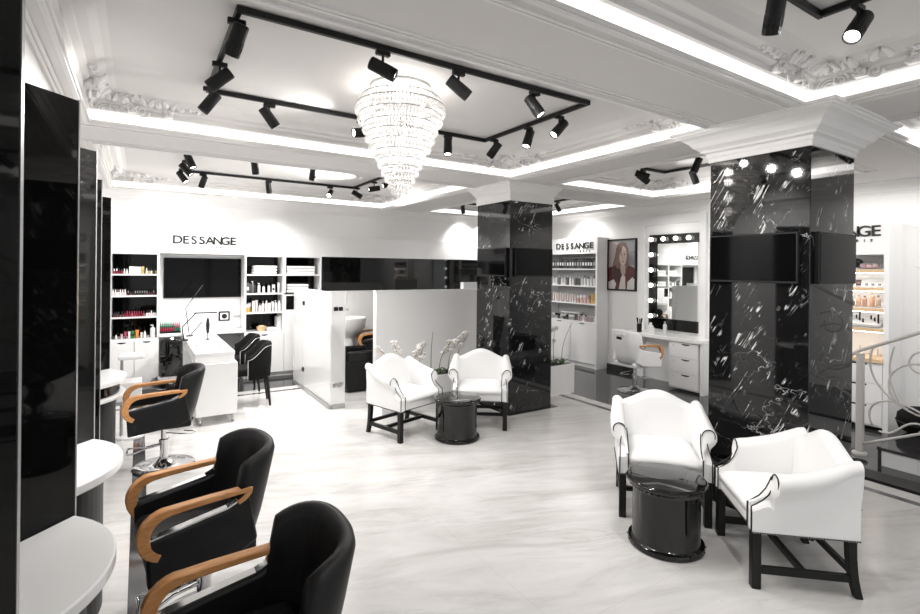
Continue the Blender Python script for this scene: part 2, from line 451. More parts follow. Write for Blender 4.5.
# plaster ornaments in the coffer corners
def scroll(c, ux, uz, r, turns, t, side, n=26):
    c = Vector(c); ux = Vector(ux); uz = Vector(uz); pts = []; rr = []
    for i in range(n + 1):
        q = i / n; a = side * (q * turns * 2 * PI); ra = r * (1 - .88 * q)
        pts.append(c + ux * (ra * math.cos(a)) + uz * (ra * math.sin(a))); rr.append(t * (1 - .5 * q))
    return pts, rr
def ornament(nm, corner, dx, dy, label):
    """scrolls, leaves and brackets on the two friezes that meet at a coffer corner"""
    mb = MB(); cx, cy = corner; rnd = random.Random(nm)
    for u, nn in (((dx, 0, 0), (0, dy, 0)), ((0, dy, 0), (dx, 0, 0))):
        U = Vector(u); N = Vector(nn); Z = Vector((0, 0, 1))
        P = lambda a, h, d=0: Vector((cx, cy, 0)) + U * a + N * d + Z * (ZS + h)
        for a, s in ((.16, 1), (.34, -1)):
            pts, rr = scroll(P(a, .135, .02), U, Z, .045, 1.6, .010, s); mb.tube(pts, rr, 6)
        for a in (.27, .52):                                   # small bracket
            mb.box(*sorted((P(a - .03, 0, .0).x, P(a + .03, 0, .05).x)), *sorted((P(a - .03, 0, .0).y, P(a + .03, 0, .05).y)), ZS + .115, ZS + .165)
            for q in range(16):
                mb.ball(P(a + rnd.uniform(-.03, .03), rnd.uniform(.115, .165), .05 + rnd.uniform(0, .01)), .010, 6, 4)
        for k in range(3):                                     # ribbed shell beside the corner
            rr = .030 + .020 * k
            mb.tube([P(.10 + rr * math.cos(PI * q / 10), .105 + rr * math.sin(PI * q / 10) * .9, .012) for q in range(11)], .007, 6)
        for q in range(26):                                    # acanthus leaves spilling over the ledge
            a = .03 + q * .030 + rnd.uniform(-.012, .012); fade = 1 - q / 34
            L = rnd.uniform(.04, .13) * fade; sw = rnd.uniform(-.06, .06); h0 = .185 + rnd.uniform(0, .025)
            b0 = P(a, h0, .045); mid = P(a + sw * .45, h0 + .012, .05 + L * .6); tip = P(a + sw, h0 + .030, .05 + L)
            w = rnd.uniform(.7, 1.35)
            mb.tube([b0, (b0 + mid) / 2 - Z * .01, mid, tip, tip - N * .012 - Z * .012], [.010 * w, .018 * w, .014 * w, .008 * w, .004], 6)
            if q % 2: mb.ball(P(a + .01, h0 - .01, .05 + rnd.uniform(0, .03)), .013 * w, 7, 5)
    struct(mb.build(nm, 'plaster', smooth='all'), label, 'plaster ornament')
ornament('trim_15', (-.33, 4.75), 1, -1, 'white plaster scrolls and acanthus leaves in the left corner of the main coffer')
ornament('trim_16', (3.76, 4.75), -1, -1, 'white plaster leaf ornament in the main coffer corner above the middle column')
ornament('trim_17', (3.76, 2.2), -1, 1, 'white plaster leaf ornament in the main coffer corner near the big column')
ornament('trim_18', (3.76, 1.53), -1, -1, 'white plaster scrolls and leaves in the near coffer above the big column')
ornament('trim_19', (-.33, 8.55), 1, -1, 'white plaster leaf ornament in the left corner of the far coffer')
ornament('trim_20', (3.76, 8.55), -1, -1, 'white plaster leaf ornament in the right corner of the far coffer')
ornament('trim_21', (6.5, 4.74), -1, -1, 'white plaster leaf ornament in the right coffer beyond the big column')

# ------------------------------------------------------------------ lighting tracks and spotlights
TR = dict(c1=(.42, 2.975, 2.78, 4.18, 'main coffer around the chandelier'), c2=(.42, 2.93, -1.2, 1.165, 'near coffer at the top right'),
          c3=(.47, 2.95, 6.35, 7.87, 'far coffer before the back wall'), c4=(5.25, 5.9, 2.85, 4.14, 'right coffer beyond the big column'),
          c5=(5.3, 6.7, 6.66, 8.35, 'far right coffer behind the middle column'),
          c6=(5.0, 6.1, -1.2, 1.05, 'small coffer right of the big column'))
ZT = 3.11
for k, (x0, x1, y0, y1, nm) in TR.items():
    t = thing('lighting_track', 'black rectangular lighting track in the ' + nm, 'lighting track', (x0, y0, ZT), 0, 'ceiling lighting tracks')
    w = .014; X, Y = x1 - x0, y1 - y0
    for a in ((-w, X + w, -w, w), (-w, X + w, Y - w, Y + w), (-w, w, w, Y - w), (X - w, X + w, w, Y - w)):
        MB().box(*a, 0, .035).build('rail', 'bplast', t, bevel=.003, seg=1)
def spot(loc, d, label, power=75, hot=1.0):
    """a cylinder head on a stem under its track adapter"""
    d = Vector(d).normalized()
    t = thing('spotlight', label, 'spotlight', loc, 0, 'track spotlights')
    MB().box(-.045, .045, -.016, .016, -.03, 0).build('adapter', 'bplast', t, bevel=.004, seg=1)
    MB().cyl((0, 0, -.03), (0, 0, -.085), .008, n=8).build('stem', 'bplast', t)
    c = Vector((0, 0, -.11)); a = c - d * .075; b = c + d * .085
    u = d.orthogonal().normalized(); w = d.cross(u)
    mb = MB(); R = []
    for q, r in ((-.085, .034), (-.080, .040), (.03, .040), (.032, .0375), (.05, .0375), (.052, .040), (.085, .040), (.085, .034), (.072, .033)):
        R.append([c + d * q + (u * math.cos(2 * PI * j / 20) + w * math.sin(2 * PI * j / 20)) * r for j in range(20)])
    mb.rings(R); 
    for j in range(14):
        e = (u * math.cos(2 * PI * j / 14) + w * math.sin(2 * PI * j / 14)) * .0385
        mb.cyl(c + d * .0 + e, c + d * .075 + e, .003, n=4)
    h = mb.build('lamp_head', 'bplast', t, smooth=True)
    MB().cyl(c + d * .0725, c + d * .0745, .033, n=20).build('lens', 'lens', h)
    L = bpy.data.lights.new('lamp', 'SPOT'); L.energy = power; L.spot_size = math.radians(112); L.spot_blend = 1.0
    L.shadow_soft_size = .035; L.color = (1, .975, .95)
    lo = bpy.data.objects.new('lamp', L); COL.objects.link(lo); lo.parent = h
    lo.matrix_local = Matrix.Translation(c + d * .10) @ d.to_track_quat('-Z', 'Y').to_matrix().to_4x4()
    return t
SP = [
 # track, x, y, direction, label
 ('c1', .42, 2.86, (-.22, .51, -.83), 'nearest black spotlight on the left side of the main track'),
 ('c1', .42, 3.52, (-.72, .24, -.65), 'middle black spotlight on the left side of the main track'),
 ('c1', .42, 4.05, (-.55, .14, -.82), 'black spotlight below the far left corner of the main track'),
 ('c1', .86, 4.18, (.63, .06, -.78), 'black spotlight left of the chandelier tilted right on the main track'),
 ('c1', 1.64, 4.18, (-.97, -.12, -.2), 'black spotlight lying level with lit lens beside the chandelier'),
 ('c1', 2.53, 4.18, (-.15, -.25, -.96), 'black spotlight hanging straight down right of the chandelier'),
 ('c1', 1.22, 2.78, (.81, -.40, -.44), 'black spotlight in front of the chandelier above its left edge'),
 ('c1', 1.76, 2.78, (.80, -.18, -.57), 'black spotlight tilted right just right of the chandelier top'),
 ('c1', 2.42, 2.78, (.34, -.44, -.83), 'black spotlight with lit lens near the right end of the front rail'),
 ('c1', 2.975, 3.10, (-.67, .11, -.73), 'nearest of the three spotlights on the right side of the main track'),
 ('c1', 2.975, 3.50, (-.39, -.09, -.92), 'middle of the three spotlights on the right side of the main track'),
 ('c1', 2.975, 4.02, (-.38, .48, -.79), 'farthest of the three spotlights on the right side of the main track'),
 ('c3', .47, 6.42, (.35, -.22, -.91), 'topmost of the cluster of spotlights left on the far track'),
 ('c3', .47, 7.0, (.66, -.17, -.74), 'middle of the cluster of spotlights left on the far track'),
 ('c3', .47, 7.62, (.51, -.33, -.79), 'lowest lit spotlight of the cluster left on the far track'),
 ('c3', .74, 7.87, (-.24, .50, -.83), 'spotlight tilted left above the letter D of the wall sign'),
 ('c3', 1.62, 7.87, (.16, .24, -.96), 'spotlight hanging straight down right of the wall sign'),
 ('c3', 2.56, 7.87, (-.45, -.7, -.55), 'glaring lit spotlight near the right end of the far track'),
 ('c3', 1.15, 6.35, (.16, .24, -.96), 'left of two spotlights just below the beam edge over the wall sign'),
 ('c3', 1.84, 6.35, (0, .33, -.94), 'right of two spotlights just below the beam edge over the wall sign'),
 ('c3', 2.95, 7.70, (.81, -.28, -.51), 'farthest spotlight on the right side of the far track tilted right'),
 ('c3', 2.95, 7.0, (-.96, .19, -.19), 'middle spotlight on the right side of the far track lying level'),
 ('c3', 2.95, 6.5, (-.91, .14, -.38), 'spotlight on the far track half hidden behind the chandelier tip'),
 ('c4', 5.9, 3.72, (.48, -.08, -.87), 'lower of two spotlights just left of the big column'),
 ('c4', 5.25, 3.28, (-.14, .34, -.93), 'upper spotlight pointing down just left of the big column'),
 ('c4', 5.25, 4.0, (.66, -.67, -.35), 'upper of two close spotlights between the two columns'),
 ('c4', 5.45, 4.14, (.81, -.28, -.51), 'lower of two close spotlights between the two columns'),
 ('c5', 5.42, 8.35, (.2, .11, -.97), 'small far spotlight left of the middle column top'),
 ('c5', 5.86, 8.35, (.38, 0, -.93), 'small far spotlight half hidden by the left edge of the middle column'),
 ('c5', 6.7, 7.0, (.38, -.25, -.89), 'spotlight just right of the middle column top'),
 ('c2', 2.47, 1.165, (.42, .36, -.83), 'big black spotlight with slotted rim at the top edge'),
 ('c2', 2.93, 1.0, (-.68, .07, -.73), 'big black spotlight with lit lens above the big column capital'),
]
POW = dict(c1=50, c2=32, c3=118, c4=62, c5=90)
BOOST = {'slotted rim': 2.2, 'farthest of the three': 1.9, 'nearest black spotlight on the left': 2.4, 'middle black spotlight on the left': 2.4, 'half hidden behind the chandelier': 2.2}
for k, x, y, d, lab in SP:
    spot((x, y, ZT), d, lab, POW[k] * max([v for q, v in BOOST.items() if q in lab] + [1]))
for x, y, d, lab in ((.95, 1.165, (.2, .3, -.9), 'spotlight outside the view on the near track'), (.42, .3, (-.3, .6, -.8), 'spotlight over the styling chairs on the near track'),
                     (2.93, -.3, (.6, .3, -.8), 'spotlight on the right side of the near track'), (1.6, -1.2, (.1, .6, -.8), 'spotlight on the front side of the near track')):
    spot((x, y, ZT), d, lab, 34)

for x, y, d, lab in ((6.1, .95, (.75, .45, -.5), 'added spotlight right of the big column brightening the cosmetics stand'), (6.1, .3, (.7, .55, -.5), 'second added spotlight behind the big column capital brightening the cosmetics stand'),
                     (5.2, 1.05, (.7, .55, -.6), 'spotlight over the railing mirrored in the right face of the big column')):
    spot((x, y, ZT), d, lab, 46)  # two heads facing the stand are added to brighten it

# ------------------------------------------------------------------ chandelier
ch = thing('chandelier', 'tall tiered crystal chandelier glowing in the main coffer', 'chandelier', (1.62, 3.36, 0))
MB().lathe([(.05, 3.115), (.20, 3.125), (.22, 3.135), (.22, 3.149)], n=40).build('ceiling_plate', 'plaster', ch, smooth=True)
tiers = [(.29, 3.06), (.325, 3.0), (.305, 2.93), (.27, 2.86), (.25, 2.795), (.222, 2.73), (.185, 2.665), (.158, 2.605), (.132, 2.55), (.107, 2.50), (.082, 2.45), (.057, 2.41)]
for i, (r, z) in enumerate(tiers):
    rg = MB()
    k = 48; rg.tube([(r * math.cos(2 * PI * j / k), r * math.sin(2 * PI * j / k), z) for j in range(k)], .0045, 6, closed=True)
    rg = rg.build('tier_ring', 'steel', ch, smooth='all')
    nz = max(14, int(2 * PI * r / .026)); mb = MB()
    for j in range(nz):
        a = 2 * PI * (j + .5 * (i % 2)) / nz; x, y = r * math.cos(a), r * math.sin(a)
        mb.octa((x, y, z - .012), .0095, .012)
        mb.octa((x * 1.01, y * 1.01, z - .044), .011, .020)
        if i < 7: mb.octa((x * .93, y * .93, z - .03), .010, .03)
    mb.build('crystal_strand', 'cryst', rg)['kind'] = 'stuff'
    if i in (0, 1, 2, 3, 4, 6, 8):
        q = 6 if r > .2 else 3
        for j in range(q):
            a = 2 * PI * j / q + i; MB().ball((r * .62 * math.cos(a), r * .62 * math.sin(a), z - .02), .016, 8, 6).build('light_bulb', 'glow', ch, smooth='all')
mb = MB(); mb.octa((0, 0, 2.35), .02, .03); mb.octa((0, 0, 2.395), .012, .015); mb.build('finial_drop', 'cryst', ch)
for z, e in ((3.02, 6), (2.9, 4), (2.7, 2), (2.54, 1)):
    L = bpy.data.lights.new('lamp', 'POINT'); L.energy = e; L.shadow_soft_size = .05; L.color = (1, .96, .92)
    lo = bpy.data.objects.new('lamp', L); COL.objects.link(lo); lo.parent = ch; lo.location = (0, 0, z)

# ------------------------------------------------------------------ white armchairs
def make_armchair(label, loc, rz):
    t = thing('wing_armchair', label, 'armchair', loc, rz, 'white leather armchairs')
    # base and seat
    MB().box(-.27, .27, -.275, .248, .315, .415).build('seat_base', 'leather', t, bevel=.02, seg=3, smooth=True)
    mb = MB(); nx, ny = 8, 8; top = []
    for i in range(ny + 1):
        y = -.29 + .50 * i / ny
        for j in range(nx + 1):
            x = -.245 + .49 * j / nx
            e = min(1, min(x + .245, .245 - x, y + .29, .21 - y) / .05 + .25)
            top.append((x, y, .405 + .075 * min(1, e) ** .5 + .018 * math.cos(x / .245 * PI / 2) * math.cos((y + .04) / .25 * PI / 2)))
    n1 = len(top); vs = top + [(x, y, .40) for x, y, _ in top]; fs = []; W = nx + 1
    for i in range(ny):
        for j in range(nx):
            a = i * W + j; fs.append((a, a + 1, a + W + 1, a + W)); fs.append((n1 + a, n1 + a + W, n1 + a + W + 1, n1 + a + 1))
    ed = [j for j in range(W)] + [i * W + nx for i in range(1, ny + 1)] + [ny * W + j for j in range(nx - 1, -1, -1)] + [i * W for i in range(ny - 1, 0, -1)]
    for k in range(len(ed)):
        a, b = ed[k], ed[(k + 1) % len(ed)]; fs.append((a, n1 + a, n1 + b, b))
    mb.add(vs, fs); mb.build('seat_cushion', 'leather', t, smooth='all')
    # back with a camel-hump top
    mb = MB(); R = []
    def hump(x): 
        q = abs(x) / .34
        return .73 + .105 * (.5 + .5 * math.cos(PI * min(1, q / .93))) 
    for i in range(25):
        x = -.312 + .624 * i / 24; h = hump(x); wing = .05 * smoothstep((abs(x) - .20) / .13)
        yb = lambda z: .235 + .10 * (z - .32) / .55
        sec = [(x, .175 - wing + .05 * 0, .38), (x, .19 - wing, .50), (x, .20 - wing + .03 * 0, h - .06), (x, .215 - wing, h - .02), (x, .245 - wing * .5, h),
               (x, .265, h - .005), (x, .278, h - .03), (x, .274, h - .12), (x, .26, .50), (x, .25, .32), (x, .19, .32)]
        R.append(sec)
    mb.rings(R); mb.build('backrest', 'leather', t, smooth=True, bevel=0)
    # rolled arms sweeping up into the wings
    for sx in (-1, 1):
        mb = MB(); R = []; outline = []
        Ys = [-.288, -.280, -.258, -.234, -.208, -.190, -.176, -.168, -.164, -.14, -.09, -.02, .06, .12, .17, .225, .26]
        Ts = [.478, .482, .490, .505, .530, .560, .600, .640, .655, .660, .666, .680, .698, .718, .738, .760, .764]
        for y, tp in zip(Ys, Ts):
            full = smoothstep((tp - .50) / .15); r = (.012 + .040 * full) * (1 - .22 * smoothstep((y - .02) / .24))
            # inner wall, roll over to the outside, tuck under, outer wall
            xi = .243 + .012 * full; cxr = xi + r + .008 * full; cz = tp - r
            sec = [(xi - .0, .33), (xi, .42), (xi, cz)]
            for q in range(1, 9):
                a = PI - q * (PI * (1.0 + .42 * full)) / 8; sec.append((cxr + r * math.cos(a), cz + r * math.sin(a)))
            xo = .318
            zl = cz - r * 1.25
            sec += [(min(xo, cxr + r * .55), min(zl, cz - .01)), (xo, zl - .06 * full - .01), (xo, .40), (xo, .32)]
            R.append([(sx * x, y, z) for x, z in sec])
        mb.rings(R); a_ = mb.build('arm', 'leather', t, smooth=True)
        # nailhead piping: up both sides of the front panel and round the scroll
        P = [(.250, -.293, .325), (.250, -.293, .470), (.248, -.262, .488), (.248, -.228, .512), (.250, -.195, .555), (.253, -.176, .60), (.256, -.169, .625)]
        for q in range(13):
            a = PI - q * PI * 1.62 / 12; P.append((.310 + .046 * math.cos(a) * (1 - q * .012), -.169, .610 + .047 * math.sin(a)))
        P += [(.289, -.172, .585), (.294, -.182, .565), (.300, -.200, .535), (.304, -.230, .508), (.306, -.262, .487), (.308, -.293, .470), (.310, -.293, .325)]
        mb = MB().tube([(sx * x, y, z) for x, y, z in P], .0042, 6)
        k = 44
        for q in range(k): mb.ball((sx * .320, -.285 + .54 * q / (k - 1), .325), .0052, 6, 4)
        mb.build('nailhead_trim', 'nail', a_, smooth='all')
    mb = MB()
    for q in range(40): mb.ball((-.27 + .54 * q / 39, -.278, .325), .005, 6, 4)
    mb.build('front_nailhead_trim', 'nail', t, smooth='all')
    # black legs and stretchers
    for sx in (-1, 1):
        MB().box(*sorted((sx * .262, sx * .312)), -.287, -.237, 0, .318).build('leg', 'bwood', t, bevel=.004, seg=1)
        R = []
        for z, y in ((.32, .225), (.22, .228), (.12, .238), (.05, .252), (0, .265)):
            w = .024 - .004 * (1 - z / .32)
            R.append([(sx * .285 - w, y - w, z), (sx * .285 + w, y - w, z), (sx * .285 + w, y + w, z), (sx * .285 - w, y + w, z)])
        MB().rings(R).build('leg', 'bwood', t, bevel=.003, seg=1)
        MB().box(*sorted((sx * .275, sx * .300)), -.24, .262, .085, .125).build('stretcher', 'bwood', t)
    MB().box(-.28, .28, -.02, .008, .088, .122).build('stretcher', 'bwood', t)
    MB().box(-.27, .27, .245, .27, .10, .135).build('stretcher', 'bwood', t)
    return t
def face(fx, fy): return math.atan2(fx, -fy)      # rotation that turns local -Y towards (fx, fy)
GA = 'white leather armchairs'
a1 = make_armchair('white leather armchair left of the farther drum table with left side turned to view', (2.485, 4.995, 0), face(.28, -.96))
dup(a1, (3.39, 4.81, 0), face(-.60, -.80), 'white leather armchair standing against the farther black column')
dup(a1, (3.388, 2.397, 0), face(-.735, -.678), 'white leather armchair facing us behind the nearer drum table')
dup(a1, (3.367, 1.515, 0), face(-.737, .676), 'nearest white leather armchair at lower right seen from its side')

# ------------------------------------------------------------------ black drum tables
def make_drum(label, loc):
    t = thing('drum_table', label, 'side table', loc, 0, 'black drum tables')
    MB().lathe([(.225, 0), (.238, .004), (.240, .02), (.236, .034), (.222, .040), (.215, .046)], n=48).build('base_ring', 'bgloss', t, smooth=True)
    MB().lathe([(.215, .044), (.212, .07), (.210, .20), (.212, .355), (.216, .382)], n=48).build('drum', 'bgloss', t, smooth=True)
    MB().lathe([(.216, .379), (.232, .383), (.236, .392), (.232, .401), (.244, .405), (.252, .415), (.252, .429), (.244, .438), (.235, .44), (.0, .44)], n=56).build('tabletop', 'bgloss', t, smooth=True)
    mb = MB()
    for k in range(20):
        a = 2 * PI * k / 20; mb.ball((.241 * math.cos(a), .241 * math.sin(a), .020), .005, 6, 4); mb.ball((.2535 * math.cos(a), .2535 * math.sin(a), .422), .004, 6, 4)
    mb.build('stud_trim', 'nail', t, smooth='all')
    return t
d1 = make_drum('black lacquered drum table between the two nearer armchairs at lower right', (2.955, 2.04, 0))
dup(d1, (2.875, 4.50, 0), .1, 'black lacquered drum table between the two farther armchairs')

# ------------------------------------------------------------------ styling chairs
def make_styling(label, loc, rz, lm='bleather', back_h=.885, group='black styling chairs'):
    t = thing('styling_chair', label, 'salon chair', loc, rz, group)
    # hydraulic base
    MB().lathe([(.245, 0), (.25, .006), (.24, .016), (.16, .028), (.07, .045), (.045, .075)], n=48).build('base_plate', 'chrome', t, smooth=True)
    MB().lathe([(.034, .06), (.034, .22), (.042, .222), (.042, .245), (.026, .25), (.026, .40)], n=24).build('column', 'chrome', t, smooth=True)
    mb = MB()
    mb.tube([(.02, -.03, .20), (.02, -.14, .185), (.08, -.24, .175), (.08, -.28, .175), (-.08, -.28, .175), (-.08, -.24, .175), (-.02, -.14, .185), (-.02, -.03, .20)], .008, 8)
    mb.build('footrest', 'chrome', t, smooth='all')
    MB().tube([(.02, .02, .30), (.05, .12, .285), (.07, .20, .275), (.03, .25, .27), (-.04, .23, .27), (-.06, .16, .275)], .006, 8).build('pump_lever', 'chrome', t, smooth='all')
    # shell sides (local forward = -Y), tapering up towards the back
    side = [(-.275, .37), (-.285, .56), (-.27, .585), (-.10, .615), (.06, .640), (.125, .672), (.15, .69), (.165, .60), (.19, .46), (.10, .41)]
    for sx in (-1, 1):
        R = [[(sx * x, y, z) for y, z in side] for x in (.205, .262)]
        p = MB().rings(R).build('side_panel', lm, t, bevel=.014, seg=3, smooth=True)
        st = [(-.272, .590), (-.10, .620), (.05, .645), (.10, .668)]
        MB().sweep([(sx * .234, y, z) for y, z in st], (1, 0, 0), .040, .008).build('chrome_strip', 'chrome', p)
        # bentwood arm
        P = [(.155, .712), (.10, .712), (0, .709), (-.10, .705), (-.19, .698)]; hh = [.026, .027, .029, .031, .034]
        for q in range(1, 13):
            a = q * math.radians(158) / 12
            P.append((-.19 - .105 * math.sin(a), .598 + .100 * math.cos(a))); hh.append(.036 + .016 * math.sin(PI * q / 13))
        MB().sweep([(sx * .240, y, z) for y, z in P], (1, 0, 0), .046, hh).build('armrest', 'oak', t, bevel=.006, seg=2, smooth=True)
        MB().sweep([(sx * .240, .152, .724), (sx * .240, .148, .70), (sx * .240, .128, .678), (sx * .240, .095, .660)], (1, 0, 0), .045, .026).build('arm_bracket', 'oak', t, bevel=.004, seg=1, smooth=True)
    # seat, front and curved back
    MB().box(-.215, .215, -.27, .20, .38, .45).build('seat_pan', lm, t, bevel=.02, seg=3, smooth=True)
    MB().box(-.20, .20, -.285, .17, .44, .535).build('seat_cushion', lm, t, bevel=.04, seg=4, smooth=True)
    mb = MB(); R = []
    N = 24
    def sec(a, z):
        # outer and inner point of the wrapped back at angle a, height z
        lean = .085 * (z - .44) / .46
        sq = 1 / max(abs(math.cos(a)) ** 2.6 + abs(math.sin(a)) ** 2.6, 1e-6) ** (1 / 2.6)
        return lambda r: (r * sq * math.sin(a), .02 + lean + (r * .86) * sq * math.cos(a), z)
    for i in range(N + 1):
        a = -1.42 + 2.84 * i / N; q = abs(a) / 1.42
        zt = back_h - .05 * q ** 4
        th = .062
        ro = .265; ri = ro - th
        pts = [sec(a, .42)(ri), sec(a, .55)(ri + .005), sec(a, .70)(ri + .002), sec(a, zt - .05)(ri - .006), sec(a, zt - .012)(ri + .004), sec(a, zt)(ri + .025),
               sec(a, zt - .004)(ro - .012), sec(a, zt - .03)(ro), sec(a, .70)(ro - .004), sec(a, .55)(ro - .012), sec(a, .42)(ro - .03)]
        R.append(pts)
    mb.rings(R); mb.build('backrest', lm, t, smooth='all', bevel=0)
    return t
LFT = face(-1, 0)
sA = make_styling('nearest black leather styling chair with oak arms at the lower left', (.33, 1.78, 0), LFT)
dup(sA, (.29, 2.85, 0), face(-1, -.10), 'second black leather styling chair from the front with oak arms')
dup(sA, (.20, 5.23, 0), LFT, 'black leather styling chair with oak arms before the white manicure desk')
dup(sA, (3.45, 8.05, 0), face(-1, .3), 'dark chair with oak arms far back in the gap left of the white partition')
t = thing('manicurist_stool', 'narrow backed glossy black stool behind the oak armed chair at the manicure desk', 'stool', (.30, 6.62, 0))
MB().lathe([(.03, .03), (.03, .42)], n=16).build('post', 'chrome', t, smooth=True)
for k in range(5):
    a = 2 * PI * k / 5; MB().cyl((0, 0, .06), (.22 * math.cos(a), .22 * math.sin(a), .045), .018, .012, n=8).build('foot', 'chrome', t)
    MB().ball((.22 * math.cos(a), .22 * math.sin(a), .028), .026, 10, 6).build('castor', 'bplast', t, smooth='all')
MB().lathe([(.15, .42), (.19, .44), (.195, .50), (.17, .53), (0, .535)], n=28).build('seat', 'bgloss', t, smooth=True)
mb = MB(); R = []
for k in range(11):
    a = -.55 + 1.1 * k / 10; cx, cy = .20 * math.sin(a), -.02 - .20 * math.cos(a)
    w0 = math.cos(a * 1.6) * .02
    R.append([(cx * q, cy * q, z) for q, z in ((.88, .60 - w0), (.86, .78), (.88, .94 + w0), (1.0, .985 + w0), (1.1, .95 + w0), (1.12, .78), (1.08, .60 - w0))])
mb.rings(R); mb.build('backrest', 'bgloss', t, smooth='all')
MB().sweep([(0, -.14, .45), (0, -.22, .50), (0, -.225, .80)], (1, 0, 0), .04, .012).build('back_bar', 'chrome', t)
t = thing('shampoo_chair', 'boxy dark shampoo armchair in the gap left of the white partition', 'salon chair', (2.72, 7.15, 0), face(1, 0))
MB().hexa([(-.27, -.18, .03), (.27, -.18, .03), (.27, .20, .03), (-.27, .20, .03), (-.29, -.30, .46), (.29, -.30, .46), (.29, .26, .46), (-.29, .26, .46)]).build('body', 'bleather', t, bevel=.02, seg=3, smooth=True)
for sx in (-1, 1): MB().box(*sorted((sx * .22, sx * .31)), -.30, .20, .44, .60).build('arm', 'bleather', t, bevel=.03, seg=3, smooth=True)
MB().hexa([(-.24, .12, .42), (.24, .12, .42), (.24, .26, .42), (-.24, .26, .42), (-.20, .34, .98), (.20, .34, .98), (.20, .43, .98), (-.20, .43, .98)]).build('backrest', 'bleather', t, bevel=.035, seg=3, smooth=True)
make_styling('white leather styling chair with pale wood arm at the lit makeup mirror', (6.30, 4.90, 0), face(1, -.12), 'leather', .93, 'white styling chair')
hd = MB().box(-.11, .11, .285, .335, .84, .94).build('headrest_cushion', 'leather', [o for o in COL.objects if o.get('label', '').startswith('white leather styling')][0], bevel=.02, seg=3, smooth=True)
MB().box(-.05, .05, .30, .325, .79, .83).build('headrest_handle', 'bplast', hd.parent, bevel=.006)

# ------------------------------------------------------------------ mirror panels and half-round tables along the left wall
ENDS = [(-.22, 1.41), (-.22, 2.58), (-.225, 3.66), (-.262, 4.85), (-.25, 6.07)]
plab = ['tall black glass panel cut off at the left edge of the view', 'tall black glass wall panel above the nearest white table', 'tall smoked mirror panel above the second white table',
        'narrow black panel edge behind the smoked mirror panel', 'farthest tall black wall panel beside the polish cabinet']
tlab = ['white table corner hidden behind the nearest panel', 'nearest white curved table fixed under the tall black panel', 'second white curved table below the smoked mirror panel',
        'white curved table hidden behind the smoked mirror panel', 'farthest white curved table with drawer beside the farthest panel']
for i, (ex, ey) in enumerate(ENDS):
    L = (ex - XL) / .7071
    t = thing('wall_panel', plab[i], 'wall panel', (ex, ey, 0), PI / 4)        # local -X runs back to the wall
    MB().box(-L, 0, 0, .03, 0, 2.48).build('panel_core', 'bgloss', t)
    MB().box(-L + .01, -.006, -.008, 0, .01, 2.475).build('glass_face', 'dglass' if i == 2 else 'bglass', t)
    MB().box(-.003, .003, -.010, .024, 0, 2.482).build('edge_trim', 'edge', t)
    if i in (0, 3): continue
    t = thing('curved_table', tlab[i], 'table', (ex - .006, ey - .006, 0), PI / 4, 'white curved tables')
    r = .53; L2 = L - .012
    # outline: along the panel, then a round arc, then along the wall
    pts = []
    for k in range(25):
        a = -PI * .75 * k / 24
        pts.append((-r + r * math.cos(a), -.012 + r * math.sin(a)))
    pts = [p for p in pts if (ex - .006) + (p[0] - p[1]) * .7071 > XL + .012]
    # close on the wall plane
    def wall_y(x): return x - (XL + .012 - ex + .006) / .7071
    last = pts[-1]; pts.append((last[0] - .001, wall_y(last[0] - .001) if wall_y(last[0]) < -.012 else last[1])); pts.append((-L2 + .01, -.012))
    MB().prism(pts, .735, .78).build('tabletop', 'white', t, bevel=.006, seg=2)
    sh = lambda s_: [((p[0] + r) * s_ - r if k < len(pts) - 2 else p[0], p[1] * s_ if k < len(pts) - 2 else p[1]) for k, p in enumerate(pts)]
    if i == 4:
        MB().prism(sh(.90), .63, .735).build('drawer_box', 'bgloss', t, bevel=.004, seg=1)
        MB().prism(sh(.98), .60, .632).build('lower_shelf', 'white', t, bevel=.004, seg=1)
    MB().prism(sh(.84), 0, .60 if i == 4 else .735).build('pedestal', 'bplast', t, bevel=.004, seg=1)

# ------------------------------------------------------------------ back wall: fascia, sign, cabinets
YC = 8.6
o = MB().box(XL, 6.6, YC, YB, 2.0, 2.36).build('fascia_panel', 'white', bevel=.004, seg=1)
struct(o, 'long glossy white fascia panel over the back wall cabinets', 'wall panel')
def letters(txt, parent, name, mat, x0, x1, h, xf, depth=.006, widen=1.0):
    """each letter its own mesh; xf maps (x, y, depth) to the sign's place"""
    n = len(txt); pitch = (x1 - x0) / n
    for i, chh in enumerate(txt):
        if chh == ' ': continue
        cu = bpy.data.curves.new('letter', 'FONT'); cu.body = chh; cu.size = h / .70; cu.extrude = depth; cu.align_x = 'CENTER'; cu.offset = h * .022; cu.resolution_u = 6
        tmp = bpy.data.objects.new('letter', cu); COL.objects.link(tmp)
        dg = bpy.context.evaluated_depsgraph_get(); me = bpy.data.meshes.new_from_object(tmp.evaluated_get(dg))
        bpy.data.objects.remove(tmp); bpy.data.curves.remove(cu)
        cx = x0 + pitch * (i + .5)
        for v in me.vertices: v.co = xf @ Vector((cx + v.co.x * widen, v.co.y, v.co.z))
        me.materials.clear(); me.materials.append(M[mat]); me.name = name
        o = bpy.data.objects.new(name, me); COL.objects.link(o); o.parent = parent
def sign(label, origin, xdir, nrm, length, h):
    t = thing('wall_sign', label, 'sign', origin)
    X = Vector(xdir); N = Vector(nrm); Z = Vector((0, 0, 1))
    xf = Matrix(((X.x, Z.x, N.x, 0), (X.y, Z.y, N.y, 0), (X.z, Z.z, N.z, 0), (0, 0, 0, 1)))
    letters('DESSANGE', t, 'letter', 'ink', 0, length, h, xf @ Matrix.Translation((0, 0, .006)), widen=1.12)
    letters('PARIS', t, 'small_letter', 'ink', length * .55, length * .93, h * .27, xf @ Matrix.Translation((0, -h * .55, .003)), .003)
